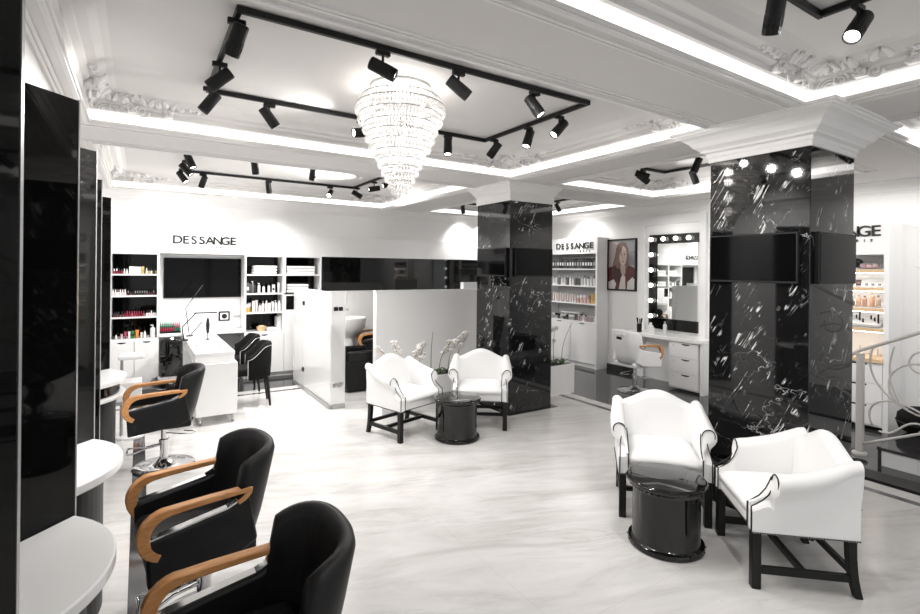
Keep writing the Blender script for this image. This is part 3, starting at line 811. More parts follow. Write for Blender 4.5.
sign('black lettering on the white fascia of the back wall', (.42, YC, 2.155), (1, 0, 0), (0, -1, 0), .875, .118)

def cab(nm, label, cat, loc): return thing(nm, label, cat, loc)
def shelf_unit(label, x0, x1, zs, dark=True):
    t = cab('shelf_unit', label, 'shelf unit', (x0, YC, 0))
    W = x1 - x0
    MB().box(0, W, .36, .385, zs[0], 2.0).build('back_panel', 'bglass' if dark else 'white', t)
    for x in (0, W - .025): MB().box(x, x + .025, 0, .36, zs[0], 2.0).build('side_panel', 'white', t)
    MB().box(.025, W - .025, 0, .36, 1.98, 2.0).build('top_panel', 'white', t)
    for z in zs[1:]: MB().box(.025, W - .025, .0, .36, z - .022, z).build('shelf', 'white', t)
    return t
def base_cabinet(label, x0, x1, h, doors, yfront=YC, depth=.36):
    t = cab('base_cabinet', label, 'cabinet', (x0, yfront, 0)); W = x1 - x0
    MB().box(0, W, .03, depth, 0, .06).build('plinth', 'white', t)
    MB().box(0, W, .0, depth, .065, h).build('body', 'white', t)
    n = doors; w = W / n
    for k in range(n):
        d = MB().box(k * w + .004, (k + 1) * w - .004, -.018, -.001, .075, h - .03).build('door', 'white', t, bevel=.003, seg=1)
        pts = [(k * w + w * .5 + .05 * math.cos(a), h - .045 - .022 * abs(math.sin(a))) for a in [PI * q / 10 for q in range(11)]]
        MB().rings([[(x, -.0185, z) for x, z in pts], [(x, -.0200, z) for x, z in pts]]).build('handle', 'ink', d)
    return t
X1, X2, X3, X4, X5 = -.36, .245, 1.42, 2.035, 2.66
ZSH = [.755, 1.07, 1.38, 1.69]
shelf_unit('white shelf unit with black back holding nail polish beside the farthest panel', X1, X2, ZSH)
base_cabinet('white base cabinet below the nail polish shelves', X1, X2, .754, 2)
shelf_unit('white shelf unit holding towels and bottles right of the wall television', X3, X4, ZSH)
base_cabinet('white base cabinet below the bottle shelves', X3, X4, .754, 1)
t = shelf_unit('white shelf unit with folded towels over tall white doors', X4 + .002, X5, [1.38, 1.69])
t2 = cab('tall_cabinet', 'tall white cabinet doors below the folded towels', 'cabinet', (X4 + .002, YC, 0)); W = X5 - X4
MB().box(0, W, 0, .36, .065, 1.35).build('body', 'white', t2); MB().box(0, W, .03, .36, 0, .06).build('plinth', 'white', t2)
MB().box(.03, .22, -.002, .0, 1.10, 1.33).build('open_niche', 'bglass', t2)
for k in range(2): MB().box(.004 + k * W / 2, W / 2 - .004 + k * W / 2, -.018, -.003, .075 , 1.05).build('door', 'white', t2, bevel=.003, seg=1)
MB().box(W / 2 + .004 - .09, W - .004, -.018, -.003, 1.06, 1.34).build('door', 'white', t2, bevel=.003, seg=1)
# television bay
o = MB().box(X2, X3, YB - .03, YB - .003, .80, 1.995).build('niche_panel', 'whitem'); tag(o, 'pale back panel of the niche around the wall television', 'wall panel')
def tv(label, loc, rz, w, h, th=.035):
    t = thing('television', label, 'television', loc, rz)
    b = MB().box(-w / 2, w / 2, -th, 0, -h / 2, h / 2).build('casing', 'bplast', t, bevel=.004, seg=1)
    MB().box(-w / 2 + .012, w / 2 - .012, -th - .002, -th, -h / 2 + .016, h / 2 - .012).build('screen', 'screen', t)
    return t
tv('wide black television on the back wall below the lettering', (.865, YB - .03, 1.625), 0, 1.11, .63)
tv('black television on the left face of the big column', (CB[0], 1.94, 1.905), -PI / 2, .63, .36)
tv('black television on the right face of the big column', (4.19, CB[2], 1.905), 0, .60, .36)
tv('black television on the left face of the farther column', (CS[0], 5.23, 1.90), -PI / 2, .62, .36)
tv('black television on the right face of the farther column', (4.24, CS[2], 1.90), 0, .62, .36)
# worktop of the desk bay
t = cab('worktop', 'white worktop running under the wall television', 'worktop', (X2, YC, 0))
MB().box(0, X3 - X2, -.02, .36, .755, .80).build('top_board', 'white', t, bevel=.004, seg=1)
MB().box(0, X3 - X2, .345, .36, 0, .755).build('back_board', 'grey', t)
# black glass band
o = MB().box(X5 + .01, 6.6, YC + .02, YC + .05, 1.40, 2.0).build('glass_band', 'dglass'); tag(o, 'long dark reflecting glass band below the white fascia', 'wall panel')
o = MB().box(X5 + .02, 6.6, YC + .02, YB - .003, 0, 1.40).build('wall_lining', 'wall'); struct(o, 'plain white wall lining under the dark glass band', 'wall')

# ---- little goods on the shelves
def bottle(kind, label, loc, col, cap=(.02, .02, .02), h=.10, r=.016, group=None, cat='bottle', rz=0):
    t = thing(kind, label, cat, loc, rz, group)
    c = tint('%02d%02d%02d' % tuple(int(v * 99) for v in col), col); k = tint('%02d%02d%02d' % tuple(int(v * 99) for v in cap), cap)
    if kind == 'polish_bottle':
        MB().lathe([(r * .9, 0), (r, .004), (r, h * .5), (r * .5, h * .58)], n=10).build('glass_body', c, t, smooth=True)
        MB().lathe([(r * .55, h * .56), (r * .6, h * .58), (r * .45, h)], n=10).build('cap', k, t, smooth=True)
    elif kind == 'pump_bottle':
        MB().lathe([(r * .95, 0), (r, .006), (r, h * .72), (r * .4, h * .80)], n=14).build('body', c, t, smooth=True)
        mb = MB().cyl((0, 0, h * .78), (0, 0, h * .94), r * .22, n=8); mb.box(-r * .9, r * .3, -r * .25, r * .25, h * .93, h); mb.build('pump', k, t)
    elif kind == 'jar':
        MB().lathe([(r * .95, 0), (r, .005), (r, h * .65)], n=14).build('body', c, t, smooth=True)
        MB().lathe([(r * 1.04, h * .65), (r * 1.04, h)], n=14).build('lid', k, t, smooth=True)
    elif kind == 'carton':
        MB().box(-r, r, -r * .7, r * .7, 0, h).build('box_body', c, t)
        MB().box(-r * .7, r * .7, -r * .72, -r * .7, h * .3, h * .6).build('label_patch', k, t)
    elif kind == 'tube':
        MB().rings([[(r * .7 * math.cos(a), r * .7 * math.sin(a), h * .2) for a in [2 * PI * q / 12 for q in range(12)]],
                    [(r * math.cos(a), r * .12 * math.sin(a), h) for a in [2 * PI * q / 12 for q in range(12)]]]).build('tube_body', c, t, smooth=True)
        MB().lathe([(r * .65, 0), (r * .65, h * .2)], n=12).build('cap', k, t, smooth=True)
    else:
        MB().lathe([(r * .95, 0), (r, .005), (r, h * .7), (r * .55, h * .8)], n=14).build('body', c, t, smooth=True)
        MB().lathe([(r * .5, h * .79), (r * .5, h)], n=12).build('cap', k, t, smooth=True)
    return t
rnd = random.Random(3)
REDS = [(.20, .015, .03), (.28, .02, .05), (.13, .01, .025), (.34, .08, .12)]
DARKS = [(.03, .02, .02), (.05, .04, .04), (.10, .03, .04), (.02, .02, .03)]
PALES = [(.75, .70, .68), (.7, .6, .6), (.8, .78, .76)]
def row(kind, label, group, x0, x1, y, z, n, cols, caps, h, r, rows=1, cat='bottle'):
    for j in range(rows):
        for i in range(n):
            x = x0 + (x1 - x0) * (i + .5) / n
            bottle(kind, label, (x, y + j * (2.6 * r) + rnd.uniform(-.003, .003), z), rnd.choice(cols), rnd.choice(caps), h * rnd.uniform(.95, 1.05), r, group, cat)
BK, WH, GD = (.02, .02, .02), (.8, .8, .8), (.55, .38, .12)
yb = YC + .05
# left unit, top to bottom
row('polish_bottle', 'small polish bottle at the left end of the top polish shelf', 'polish bottles left on the top shelf', X1 + .04, X1 + .22, yb, 1.69, 6, PALES + REDS[:2], [WH, BK], .075, .013)
row('carton', 'plain white carton in the middle of the top polish shelf', 'white cartons on the top polish shelf', X1 + .23, X1 + .38, yb, 1.69, 3, [(.82, .82, .82)], [(.7, .7, .7)], .105, .024, cat='box')
bottle('carton', 'ochre yellow carton beside the white cartons on the top polish shelf', (X1 + .40, yb, 1.69), GD, (.4, .28, .1), .11, .016, None, 'box')
row('polish_bottle', 'slim bottle at the right end of the top polish shelf', 'bottles right on the top polish shelf', X1 + .43, X1 + .58, yb, 1.69, 5, [GD, WH, BK], [WH, BK], .085, .012)
row('polish_bottle', 'pale pink polish bottle at the left of the second polish shelf', 'pale polish bottles on the second shelf', X1 + .03, X1 + .20, yb, 1.38, 6, [(.70, .56, .57), (.8, .76, .75)], [WH, (.4, .15, .18)], .085, .014)
row('polish_bottle', 'dark polish bottle on the second polish shelf', 'dark polish bottles on the second shelf', X1 + .21, X1 + .58, yb, 1.38, 13, DARKS, [BK, (.3, .3, .3)], .065, .012)
row('polish_bottle', 'black polish bottle at the left of the third polish shelf', 'black polish bottles on the third shelf', X1 + .03, X1 + .13, yb, 1.07, 4, DARKS, [BK], .08, .012)
row('polish_bottle', 'red polish bottle on the third polish shelf', 'red polish bottles on the third shelf', X1 + .14, X1 + .43, yb, 1.07, 10, REDS, [BK, (.3, .05, .08)], .08, .013, 2)
row('polish_bottle', 'clear polish bottle at the right of the third polish shelf', 'clear polish bottles on the third shelf', X1 + .44, X1 + .58, yb, 1.07, 5, PALES, [BK, WH], .085, .013)
for x, k, c, cp, h, r, lab in ((.05, 'jar', (.1, .1, .1), BK, .03, .02, 'low dark jar on the bottom polish shelf'), (.075 + .01, 'bottle', (.8, .8, .8), WH, .06, .012, 'small white bottle by the low dark jar'),
        (.15, 'tube', (.6, .4, .42), WH, .07, .015, 'dusty pink tube on the bottom polish shelf'), (.195, 'tube', (.4, .04, .1), BK, .10, .018, 'dark red tube on the bottom polish shelf'),
        (.24, 'tube', (.8, .75, .72), WH, .10, .016, 'pale cream tube beside the dark red tube'), (.285, 'carton', (.03, .2, .06), BK, .11, .018, 'green carton on the bottom polish shelf'),
        (.335, 'tube', (.85, .22, .03), (.8, .2, .03), .12, .024, 'bright orange tube on the bottom polish shelf'), (.39, 'tube', (.75, .75, .72), WH, .08, .015, 'short pale tube right of the orange tube'),
        (.43, 'bottle', (.82, .82, .82), WH, .10, .016, 'slim white bottle left of the tall pump bottle'), (.465, 'jar', (.5, .35, .35), BK, .05, .014, 'little pink jar by the tall pump bottle'),
        (.53, 'pump_bottle', (.85, .85, .85), WH, .185, .033, 'tall white pump bottle on the bottom polish shelf')):
    bottle(k, lab, (X1 + x, yb, .756), c, cp, h, r, None, 'jar' if k == 'jar' else 'bottle')
# right units
def towels(label, x, z, w, n, rz=0, y=YC + .17):
    t = thing('towel_stack', label, 'towels', (x, y, z), rz)
    for k in range(n):
        q = .004 * ((k * 7) % 3 - 1)
        MB().box(-w / 2 + q, w / 2 + q, -.13, .13, k * .048, k * .048 + .046).build('folded_towel', 'towel', t, bevel=.02, seg=3, smooth=True)
towels('stack of folded white towels on the top shelf right of the television', X3 + .33, 1.69, .36, 3)
towels('stack of folded white towels on the top shelf of the end unit', X4 + .29, 1.69, .48, 3)
towels('folded white towels on the second shelf of the end unit', X4 + .24, 1.38, .36, 3)
towels('small heap of white cloth beside the folded towels', X4 + .51, 1.38, .14, 1, .2)
def product_row(z, n, cols, caps, lab, grp, x0=X3 + .04, x1=X4 - .04):
    kinds = ['pump_bottle', 'bottle', 'tube', 'bottle', 'carton']
    for i in range(n):
        x = x0 + (x1 - x0) * (i + .5) / n
        k = kinds[(i * 3 + n) % 5]
        bottle(k, lab, (x, YC + .06 + .02 * (i % 2), z), rnd.choice(cols), rnd.choice(caps), rnd.uniform(.13, .20), rnd.uniform(.018, .026), grp, 'bottle')
product_row(1.38, 5, [(.82, .82, .82)], [WH, BK], 'white care product on the second bottle shelf', 'white products on the second bottle shelf', X3 + .19)
product_row(1.38, 4, [BK, (.1, .1, .1)], [BK, WH], 'black bottle at the left of the second bottle shelf', 'black bottles on the second bottle shelf', X3 + .035, X3 + .19)
product_row(1.07, 9, [(.82, .82, .82), (.7, .75, .78), (.75, .65, .65)], [WH, (.3, .3, .3)], 'pale care product on the third bottle shelf', 'pale products on the third bottle shelf', X3 + .12)
bottle('jar', 'amber jar at the left of the third bottle shelf', (X3 + .06, YC + .06, 1.07), (.55, .36, .08), WH, .13, .035, None, 'jar')
bottle('jar', 'second amber jar behind the first on the third bottle shelf', (X3 + .10, YC + .15, 1.07), (.5, .33, .08), WH, .15, .03, None, 'jar')
t = thing('wicker_basket', 'small tan basket on the bottom bottle shelf', 'basket', (X3 + .28, YC + .10, .756))
MB().lathe([(.055, 0), (.075, .05), (.075, .075), (.066, .075), (.05, .01)], n=20).build('bowl', 'pine', t, smooth=True)
mb = MB()
for k in range(6): mb.ball((.03 * math.cos(k), .03 * math.sin(k), .07), .022, 8, 6)
mb.build('contents', 'pine', t, smooth='all')
towels('low stack of white cloths on the bottom bottle shelf', X3 + .44, .756, .16, 1, 0, YC + .15)
for k, (h, lab) in enumerate(((.24, 'tall pale folder leaning at the right of the bottom bottle shelf'), (.22, 'shorter pale folder beside the tall folder'))):
    o = MB().box(-.012, .012, -.1, .1, 0, h).build('folder', 'whitem', bevel=.002, seg=1); o.location = (X4 - .05 - .03 * k, YC + .16, .756); tag(o, lab, 'folder')
# things on the worktop
t = thing('polish_rack', 'tiered acrylic rack with red and green polish bottles on the worktop', 'rack', (X2 + .14, YC + .10, .80))
for k in range(3): MB().box(-.125, .15, k * .05 - .05, k * .05 - .005, 0, .03 + k * .035).build('step', 'bplast', t)
mbs = [MB(), MB(), MB()]
cols = [tint('350205', (.35, .02, .05)), tint('022010', (.02, .18, .10)), tint('500b14', (.5, .10, .16))]
for k in range(3):
    for i in range(10):
        b = MB().lathe([(.010, 0), (.011, .03), (.006, .035), (.006, .06)], c=(-.11 + i * .027, k * .05 - .028), n=8, z=.031 + k * .035)
        b.build('polish_bottle', cols[(k + (i > 6)) % 3] if k < 2 else cols[1 if i < 7 else 2], t, smooth=True)
t = thing('desk_lamp', 'slim black jointed lamp clamped at the back of the manicure desk', 'lamp', (.50, 7.55, .82))
MB().lathe([(.055, 0), (.055, .015), (.015, .02)], n=20).build('base', 'bplast', t, smooth=True)
a = MB().tube([(0, 0, .015), (-.02, 0, .18), (.14, 0, .36)], .008, 8).build('arm', 'bplast', t, smooth='all')
MB().box(.12, .40, -.015, .015, .352, .368).build('lamp_head', 'bplast', t, bevel=.004)
t = thing('magnifier_arm', 'thin raised black arm standing behind the desk lamp', 'lamp', (.60, 8.0, .82))
MB().tube([(0, 0, 0), (-.05, 0, .40), (.16, 0, .72)], .006, 8).build('arm', 'bplast', t, smooth='all')
MB().lathe([(.05, 0), (.05, .012), (.01, .016)], n=16).build('base', 'bplast', t, smooth=True)
MB().tube([(.02, 0, .02), (.10, 0, .12), (.16, 0, .2)], .007, 8).build('short_arm', 'bplast', t, smooth='all')
t = thing('brush_holder', 'upright dark spindle standing on the manicure desk right of the lamp', 'holder', (.78, 7.5, .82))
MB().lathe([(.03, 0), (.03, .01), (.006, .02), (.006, .08), (.018, .10), (.025, .2), (.016, .27), (.004, .30)], n=14).build('spindle', 'bplast', t, smooth=True)
t = thing('wall_plate', 'small square black framed disc on the wall above the worktop', 'wall device', (1.17, YB - .031, 1.0))
MB().box(-.085, .085, -.03, 0, -.08, .08).build('frame', 'bplast', t, bevel=.02, seg=3)
MB().box(-.06, .06, -.034, -.029, -.055, .055).build('white_face', 'white', t, bevel=.01)
MB().cyl((0, -.034, 0), (0, -.04, 0), .04, n=20).build('black_disc', 'bplast', t)
o = MB().box(-.05, .05, -.02, 0, -.012, .012).build('wall_switch', 'grey'); o.location = (1.36, YB - .031, .99); tag(o, 'little grey strip switch right of the framed disc', 'switch')

# ------------------------------------------------------------------ manicure desk, stools, tray
t = thing('manicure_desk', 'white manicure desk with box pedestal on castors', 'desk', (.74, 6.33, 0))
MB().box(-.21, .21, .02, 2.24, .775, .82).build('desk_top', 'white', t, bevel=.004, seg=1)
MB().box(-.205, .205, .03, 2.23, .69, .775).build('apron', 'white', t, bevel=.003, seg=1)
MB().box(-.195, .235, -.02, .42, .10, .675).build('pedestal', 'whitem', t, bevel=.004, seg=1)
MB().box(-.195, .235, -.02, .42, .672, .69).build('pedestal_lid', 'white', t)
MB().box(-.20, .20, 1.9, 2.22, 0, .69).build('end_panel', 'white', t)
for x in (-.15, .19):
    for y in (.02, .38):
        mb = MB().cyl((x - .012, y, .03), (x + .012, y, .03), .03, n=14); mb.cyl((x, y, .05), (x, y, .10), .012, n=8); mb.build('castor', 'steel', t, smooth=True)
for x, y, lab in ((.62, 6.95, 'small clear dish on the left of the manicure desk'), (.80, 7.1, 'small clear dish in the middle of the manicure desk'), (.86, 6.8, 'small clear dish at the right edge of the manicure desk')):
    o = MB().lathe([(.02, 0), (.035, .02), (.032, .02), (.018, .004)], n=16).build('dish', 'edge', smooth=True); o.location = (x, y, .821); tag(o, lab, 'dish')

def make_stool(label, loc, rz):
    t = thing('tub_chair', label, 'chair', loc, rz, 'black tub chairs')
    MB().box(-.20, .20, -.24, .17, .40, .50).build('seat', 'velvet', t, bevel=.04, seg=4, smooth=True)
    mb = MB(); R = []
    for i in range(25):
        a = -1.75 + 3.5 * i / 24; q = abs(a) / 1.75; zt = .82 - .16 * smoothstep((q - .45) / .55)
        f = lambda r, z: (r * math.sin(a) * 1.0, -.02 + r * math.cos(a), z)
        R.append([f(.19, .36), f(.20, .50), f(.205, zt - .02), f(.225, zt), f(.25, zt - .005), f(.262, zt - .03), f(.258, .55), f(.245, .36)])
    mb.rings(R); b = mb.build('backrest', 'velvet', t, smooth='all')
    P = []
    for i in range(25):
        a = -1.75 + 3.5 * i / 24; q = abs(a) / 1.75; zt = .82 - .16 * smoothstep((q - .45) / .55)
        P.append((.264 * math.sin(a), -.02 + .264 * math.cos(a), zt - .045))
    P = [(P[0][0], P[0][1], .37)] + P + [(P[-1][0], P[-1][1], .37)]
    MB().tube(P, .005, 6).build('piping', 'edge', b, smooth='all')
    for sx in (-1, 1):
        for sy, yy in ((-1, -.18), (1, .17)):
            MB().cyl((sx * .15, yy, .38), (sx * .18, yy + sy * .04, 0), .024, .014, n=10).build('leg', 'bwood', t, smooth=True)
    return t
s1 = make_stool('nearer black velvet tub chair at the manicure desk', (1.26, 7.02, 0), face(-1, .1))
dup(s1, (1.27, 7.85, 0), face(-1, 0), 'farther black tub chair half hidden behind the nearer one')
t = thing('tray_stand', 'white flat tray on a post behind the oak armed chair', 'stand', (-.07, 6.30, 0))
MB().box(-.11, .12, -.12, .12, .83, .875).build('tray', 'white', t, bevel=.015, seg=3, smooth=True)
MB().cyl((-.08, 0, .03), (-.08, 0, .83), .015, n=12).build('post', 'steel', t)
MB().lathe([(.13, 0), (.13, .02), (.03, .035)], n=24).build('base', 'white', t, smooth=True)
MB().box(-.12, .10, -.12, .12, .40, .60).build('drawer_box', 'white', t, bevel=.01)
t = thing('waste_bin', 'small grey waste bin under the worktop', 'bin', (.36, 8.3, 0))
MB().lathe([(.11, 0), (.13, .30), (.13, .40), (.12, .40), (.10, .01)], n=24).build('bucket', 'grey', t, smooth=True)
MB().lathe([(.135, .40), (.135, .43), (.02, .47)], n=24).build('lid', 'white', t, smooth=True)

# ------------------------------------------------------------------ glass screen and white partition
t = thing('glass_screen', 'frosted glass screen with steel clamps beside the tub chairs', 'glass screen', (2.06, 6.24, 0))
pan = [MB().box(-.005, .005, 0, 1.22, .05, 1.5).build('glass_panel', 'frost', t), MB().box(-.005, .005, 1.235, 1.80, .05, 1.5).build('glass_panel', 'frost', t),
       MB().box(0.006, .19, -.005, .005, .05, 1.5).build('glass_panel', 'frost', t)]
MB().box(-.02, .02, 0, 1.80, 0, .05).build('floor_channel', 'steel', t)
MB().box(0.02, .19, -.02, .02, 0, .05).build('floor_channel', 'steel', t)
for z in (.30, 1.28):
    for x0, x1, y0, y1 in ((.035, .085, -.022, .022), (.10, .15, -.022, .022)):
        MB().box(x0, x1, y0, y1, z - .025, z + .025).build('clamp', 'bplast' if z > 1 else 'steel', t, bevel=.004, seg=1)
    MB().box(-.022, .022, 1.20, 1.27, z - .03, z + .03).build('clamp', 'bplast', t, bevel=.004, seg=1)
t = thing('partition_wall', 'plain white low partition behind the two farther armchairs', 'partition', (2.83, 6.60, 0))
MB().box(0, 1.85, 0, .10, .0, 1.47).build('panel', 'whitem', t, bevel=.004, seg=1)
MB().box(-.008, 1.85, -.004, .104, 1.47, 1.49).build('cap_strip', 'white', t)
o = MB().box(4.70, 5.25, 7.2, 7.3, 0, 1.58).build('screen_panel', 'whitem', bevel=.004, seg=1); tag(o, 'taller white panel end behind the partition by the column', 'partition')
t = thing('wash_basin', 'white shampoo basin in the bright room behind the partition', 'basin', (3.05, 8.28, 0))
MB().lathe([(.10, .0), (.09, .60), (.14, .66)], n=24).build('pedestal', 'white', t, smooth=True)
MB().lathe([(.12, .64), (.27, .78), (.30, .95), (.27, .96), (.23, .82), (.05, .74)], n=32).build('bowl', 'white', t, smooth=True)
MB().tube([(0, .2, .95), (0, .2, 1.06), (0, .12, 1.10), (0, .04, 1.07)], .014, 10).build('tap', 'chrome', t, smooth='all')
t = thing('wash_basin', 'second white basin farther right behind the partition gap', 'basin', (4.1, 8.25, 0))
MB().lathe([(.10, .0), (.09, .60), (.14, .66)], n=24).build('pedestal', 'white', t, smooth=True)
MB().lathe([(.12, .64), (.27, .78), (.30, .95), (.27, .96), (.23, .82), (.05, .74)], n=32).build('bowl', 'white', t, smooth=True)

# ------------------------------------------------------------------ orchids in white planters
def planter(label, loc, w, d, h):
    t = thing('planter', label, 'planter', loc)
    e = .02
    mb = MB(); mb.rings([[(0, 0, 0), (w, 0, 0), (w, d, 0), (0, d, 0)], [(0, 0, h), (w, 0, h), (w, d, h), (0, d, h)],
                         [(e, e, h), (w - e, e, h), (w - e, d - e, h), (e, d - e, h)], [(e, e, h - .05), (w - e, e, h - .05), (w - e, d - e, h - .05), (e, d - e, h - .05)]])
    mb.build('box', 'white', t)
    MB().box(e, w - e, e, d - e, h - .06, h - .03).build('soil', 'soil', t)
    return t
def orchid(label, loc, rz, h, lean, flowers, seed, group='white orchids'):
    rd = random.Random(seed)
    t = thing('orchid', label, 'orchid', loc, rz, group)
    P = [Vector((lean * q * q, .02 * math.sin(q * 3), h * (q - .18 * q * q * (1 if flowers else 0)))) for q in [k / 12 for k in range(13)]]
    s = MB().tube(P, [.006 - .0035 * k / 12 for k in range(13)], 6).build('stem', 'stem', t, smooth='all')
    for k in range(4):
        a = k * 1.6 + rd.random(); L = rd.uniform(.12, .18); d = Vector((math.cos(a), math.sin(a), 0)); w = Vector((-d.y, d.x, 0))
        mb = MB(); R = []
        for q in range(7):
            u = q / 6; c = d * L * u + Vector((0, 0, .07 * math.sin(u * 2.4))); ww = .028 * math.sin(PI * (.12 + .86 * u)) + .002
            R.append([c + w * ww, c + Vector((0, 0, -.006)), c - w * ww, c + Vector((0, 0, .004))])
        mb.rings(R); mb.build('leaf', 'leaf', t, smooth='all')
    for k in range(flowers):
        u = .62 + .38 * k / max(1, flowers - 1); c = P[min(12, int(u * 12))] + Vector((rd.uniform(-.02, .02), rd.uniform(-.035, .035), rd.uniform(-.02, .015)))
        nn = Vector((rd.uniform(-.5, .5), -1, rd.uniform(-.2, .3))).normalized(); uu = nn.cross(Vector((0, 0, 1))).normalized(); vv = uu.cross(nn)
        mb = MB(); r = rd.uniform(.038, .048)
        for j in range(5):
            a = 2 * PI * j / 5 + PI / 2; dd = uu * math.cos(a) + vv * math.sin(a); ee = uu * -math.sin(a) + vv * math.cos(a); rr = r * (1.15 if j % 5 in (1, 4) else .95)
            R = []
            for q in range(5):
                w = rr * .52 * math.sin(PI * (.1 + .85 * q / 4)); cc = c + dd * rr * q / 4 + nn * (.004 * math.sin(PI * q / 4))
                R.append([cc + ee * w, cc + nn * .0015, cc - ee * w, cc - nn * .0015])
            mb.rings(R)
        f = mb.build('flower', 'petal', t, smooth='all')
        MB().ball(c + nn * .006, .007, 8, 5).build('flower_lip', tint('704020', (.6, .35, .25)), f, smooth='all')
    return t
planter('long white planter box of orchids behind the two farther armchairs', (2.50, 5.62, 0), 1.30, .26, .42)
zs = .395
ORL = [(2.72, 'left', .50, -.22, 7, 'white orchid bending left above the left armchair back'), (2.86, '', .56, -.16, 7, 'white orchid standing behind the left armchair shoulder'),
       (2.98, '', .52, .15, 7, 'white orchid leaning right over the left armchair'), (3.08, '', .48, .06, 3, 'short white orchid in the gap between the farther armchairs'),
       (3.26, '', .58, .02, 0, 'bare orchid stem rising in the gap between the farther armchairs'), (3.38, '', .54, .22, 7, 'white orchid leaning right beside the right armchair back'),
       (3.52, '', .60, .20, 8, 'white orchid in full bloom over the right armchair back'), (3.66, '', .62, .16, 7, 'white orchid closest to the farther column')]
for k, (x, _, h, ln, nf, lab) in enumerate(ORL): orchid(lab, (x, 5.75, zs), 0, h, ln, nf, k + 10)
planter('square white planter right of the farther black column', (4.80, 5.28, 0), .62, .30, .43)
for k, (x, h, ln, nf, lab) in enumerate(((5.02, .62, .06, 2, 'orchid with few buds nearest the farther column'), (5.14, .66, .02, 2, 'thin tall orchid in the middle of the square planter'), (5.30, .62, .22, 0, 'bare orchid stem leaning right in the square planter'))):
    orchid(lab, (x, 5.42, .405), 0, h, ln, nf, k + 40)

# ------------------------------------------------------------------ right wall: product shelf, picture, makeup alcove
XS = 7.0
t = thing('product_cabinet', 'white product cabinet with lettering right of the farther column', 'cabinet', (XS, 6.28, 0))
D = XR - XS; L = 1.32
MB().box(0, D, 0, .04, 0, 2.42).build('side_panel', 'white', t); MB().box(0, D, L - .04, L, 0, 2.42).build('side_panel', 'white', t)
MB().box(D - .02, D, .04, L - .04, 0, 2.42).build('back_panel', 'grey', t)
MB().box(0, D - .02, .04, L - .04, 2.12, 2.42).build('sign_board', 'white', t)
MB().box(.02, D - .02, .04, L - .04, .06, .84).build('lower_body', 'white', t); MB().box(.03, D - .02, .04, L - .04, 0, .06).build('plinth', 'whitem', t)
for k in range(2):
    d = MB().box(0, .02, .045 + k * (L - .08) / 2, .035 + (k + 1) * (L - .08) / 2, .08, .83).build('door', 'white', t, bevel=.003, seg=1)
    MB().box(-.004, .001, .3 + k * .6, .42 + k * .6, .80, .815).build('handle', 'ink', d)
SZ = [.845, 1.19, 1.52, 1.84]
for z in SZ: MB().box(0, D - .02, .04, L - .04, z - .022, z).build('shelf', 'white', t)
sign('black lettering on the product cabinet board right of the farther column', (XS, 7.34, 2.22), (0, -1, 0), (-1, 0, 0), .98, .115)
def yrow(kind, label, group, y0, y1, x, z, n, cols, caps, h, r, rows=1, cat='bottle', jit=.1):
    for j in range(rows):
        for i in range(n):
            bottle(kind, label, (x + j * 2.4 * r, y0 + (y1 - y0) * (i + .5) / n, z), rnd.choice(cols), rnd.choice(caps), h * rnd.uniform(1 - jit, 1 + jit), r, group, cat, -PI / 2)
yrow('carton', 'dark carton with pale patch on the top shelf of the product cabinet', 'dark cartons on the product cabinet', 6.36, 7.5, XS + .06, 1.84, 17, [(.04, .04, .045), (.07, .07, .07)], [(.6, .6, .6), (.3, .3, .3)], .20, .028, 1, 'box', .04)
yrow('pump_bottle', 'white pump bottle on the second shelf of the product cabinet', 'white bottles on the product cabinet', 6.36, 7.5, XS + .06, 1.52, 15, [(.8, .8, .8), (.7, .7, .7), (.15, .15, .15)], [WH, BK], .17, .026)
yrow('tube', 'pale pink tube on the third shelf of the product cabinet', 'pink tubes on the product cabinet', 6.85, 7.5, XS + .06, 1.19, 10, [(.72, .6, .56), (.75, .68, .65)], [WH, (.6, .5, .45)], .17, .024)
yrow('jar', 'rose jar on the third shelf of the product cabinet', 'rose jars on the product cabinet', 6.50, 6.84, XS + .07, 1.19, 4, [(.62, .40, .36), (.7, .5, .46)], [WH, (.5, .35, .3)], .15, .035, 1, 'jar')
yrow('carton', 'ochre carton at the right end of the third cabinet shelf', 'ochre cartons on the product cabinet', 6.36, 6.48, XS + .07, 1.19, 2, [(.6, .42, .16)], [(.5, .33, .12)], .19, .026, 1, 'box', .02)
yrow('jar', 'small dark jar on the bottom shelf of the product cabinet', 'dark jars on the product cabinet', 6.9, 7.5, XS + .07, .845, 8, [(.1, .1, .1), (.4, .4, .4)], [BK, WH], .10, .03, 1, 'jar')
yrow('bottle', 'small pinkish bottle on the bottom shelf of the product cabinet', 'pinkish bottles on the product cabinet', 6.36, 6.8, XS + .07, .845, 8, [(.5, .40, .42), (.7, .66, .66), (.38, .28, .30)], [WH, BK], .12, .022)
t = thing('display_tray', 'white raised tray on the bottom shelf of the product cabinet', 'tray', (XS + .08, 6.78, .845))
MB().box(0, .12, 0, .5, .13, .15).build('tray_top', 'white', t); MB().box(.05, .07, .06, .09, 0, .13).build('post', 'white', t); MB().box(.05, .07, .42, .45, 0, .13).build('post', 'white', t)

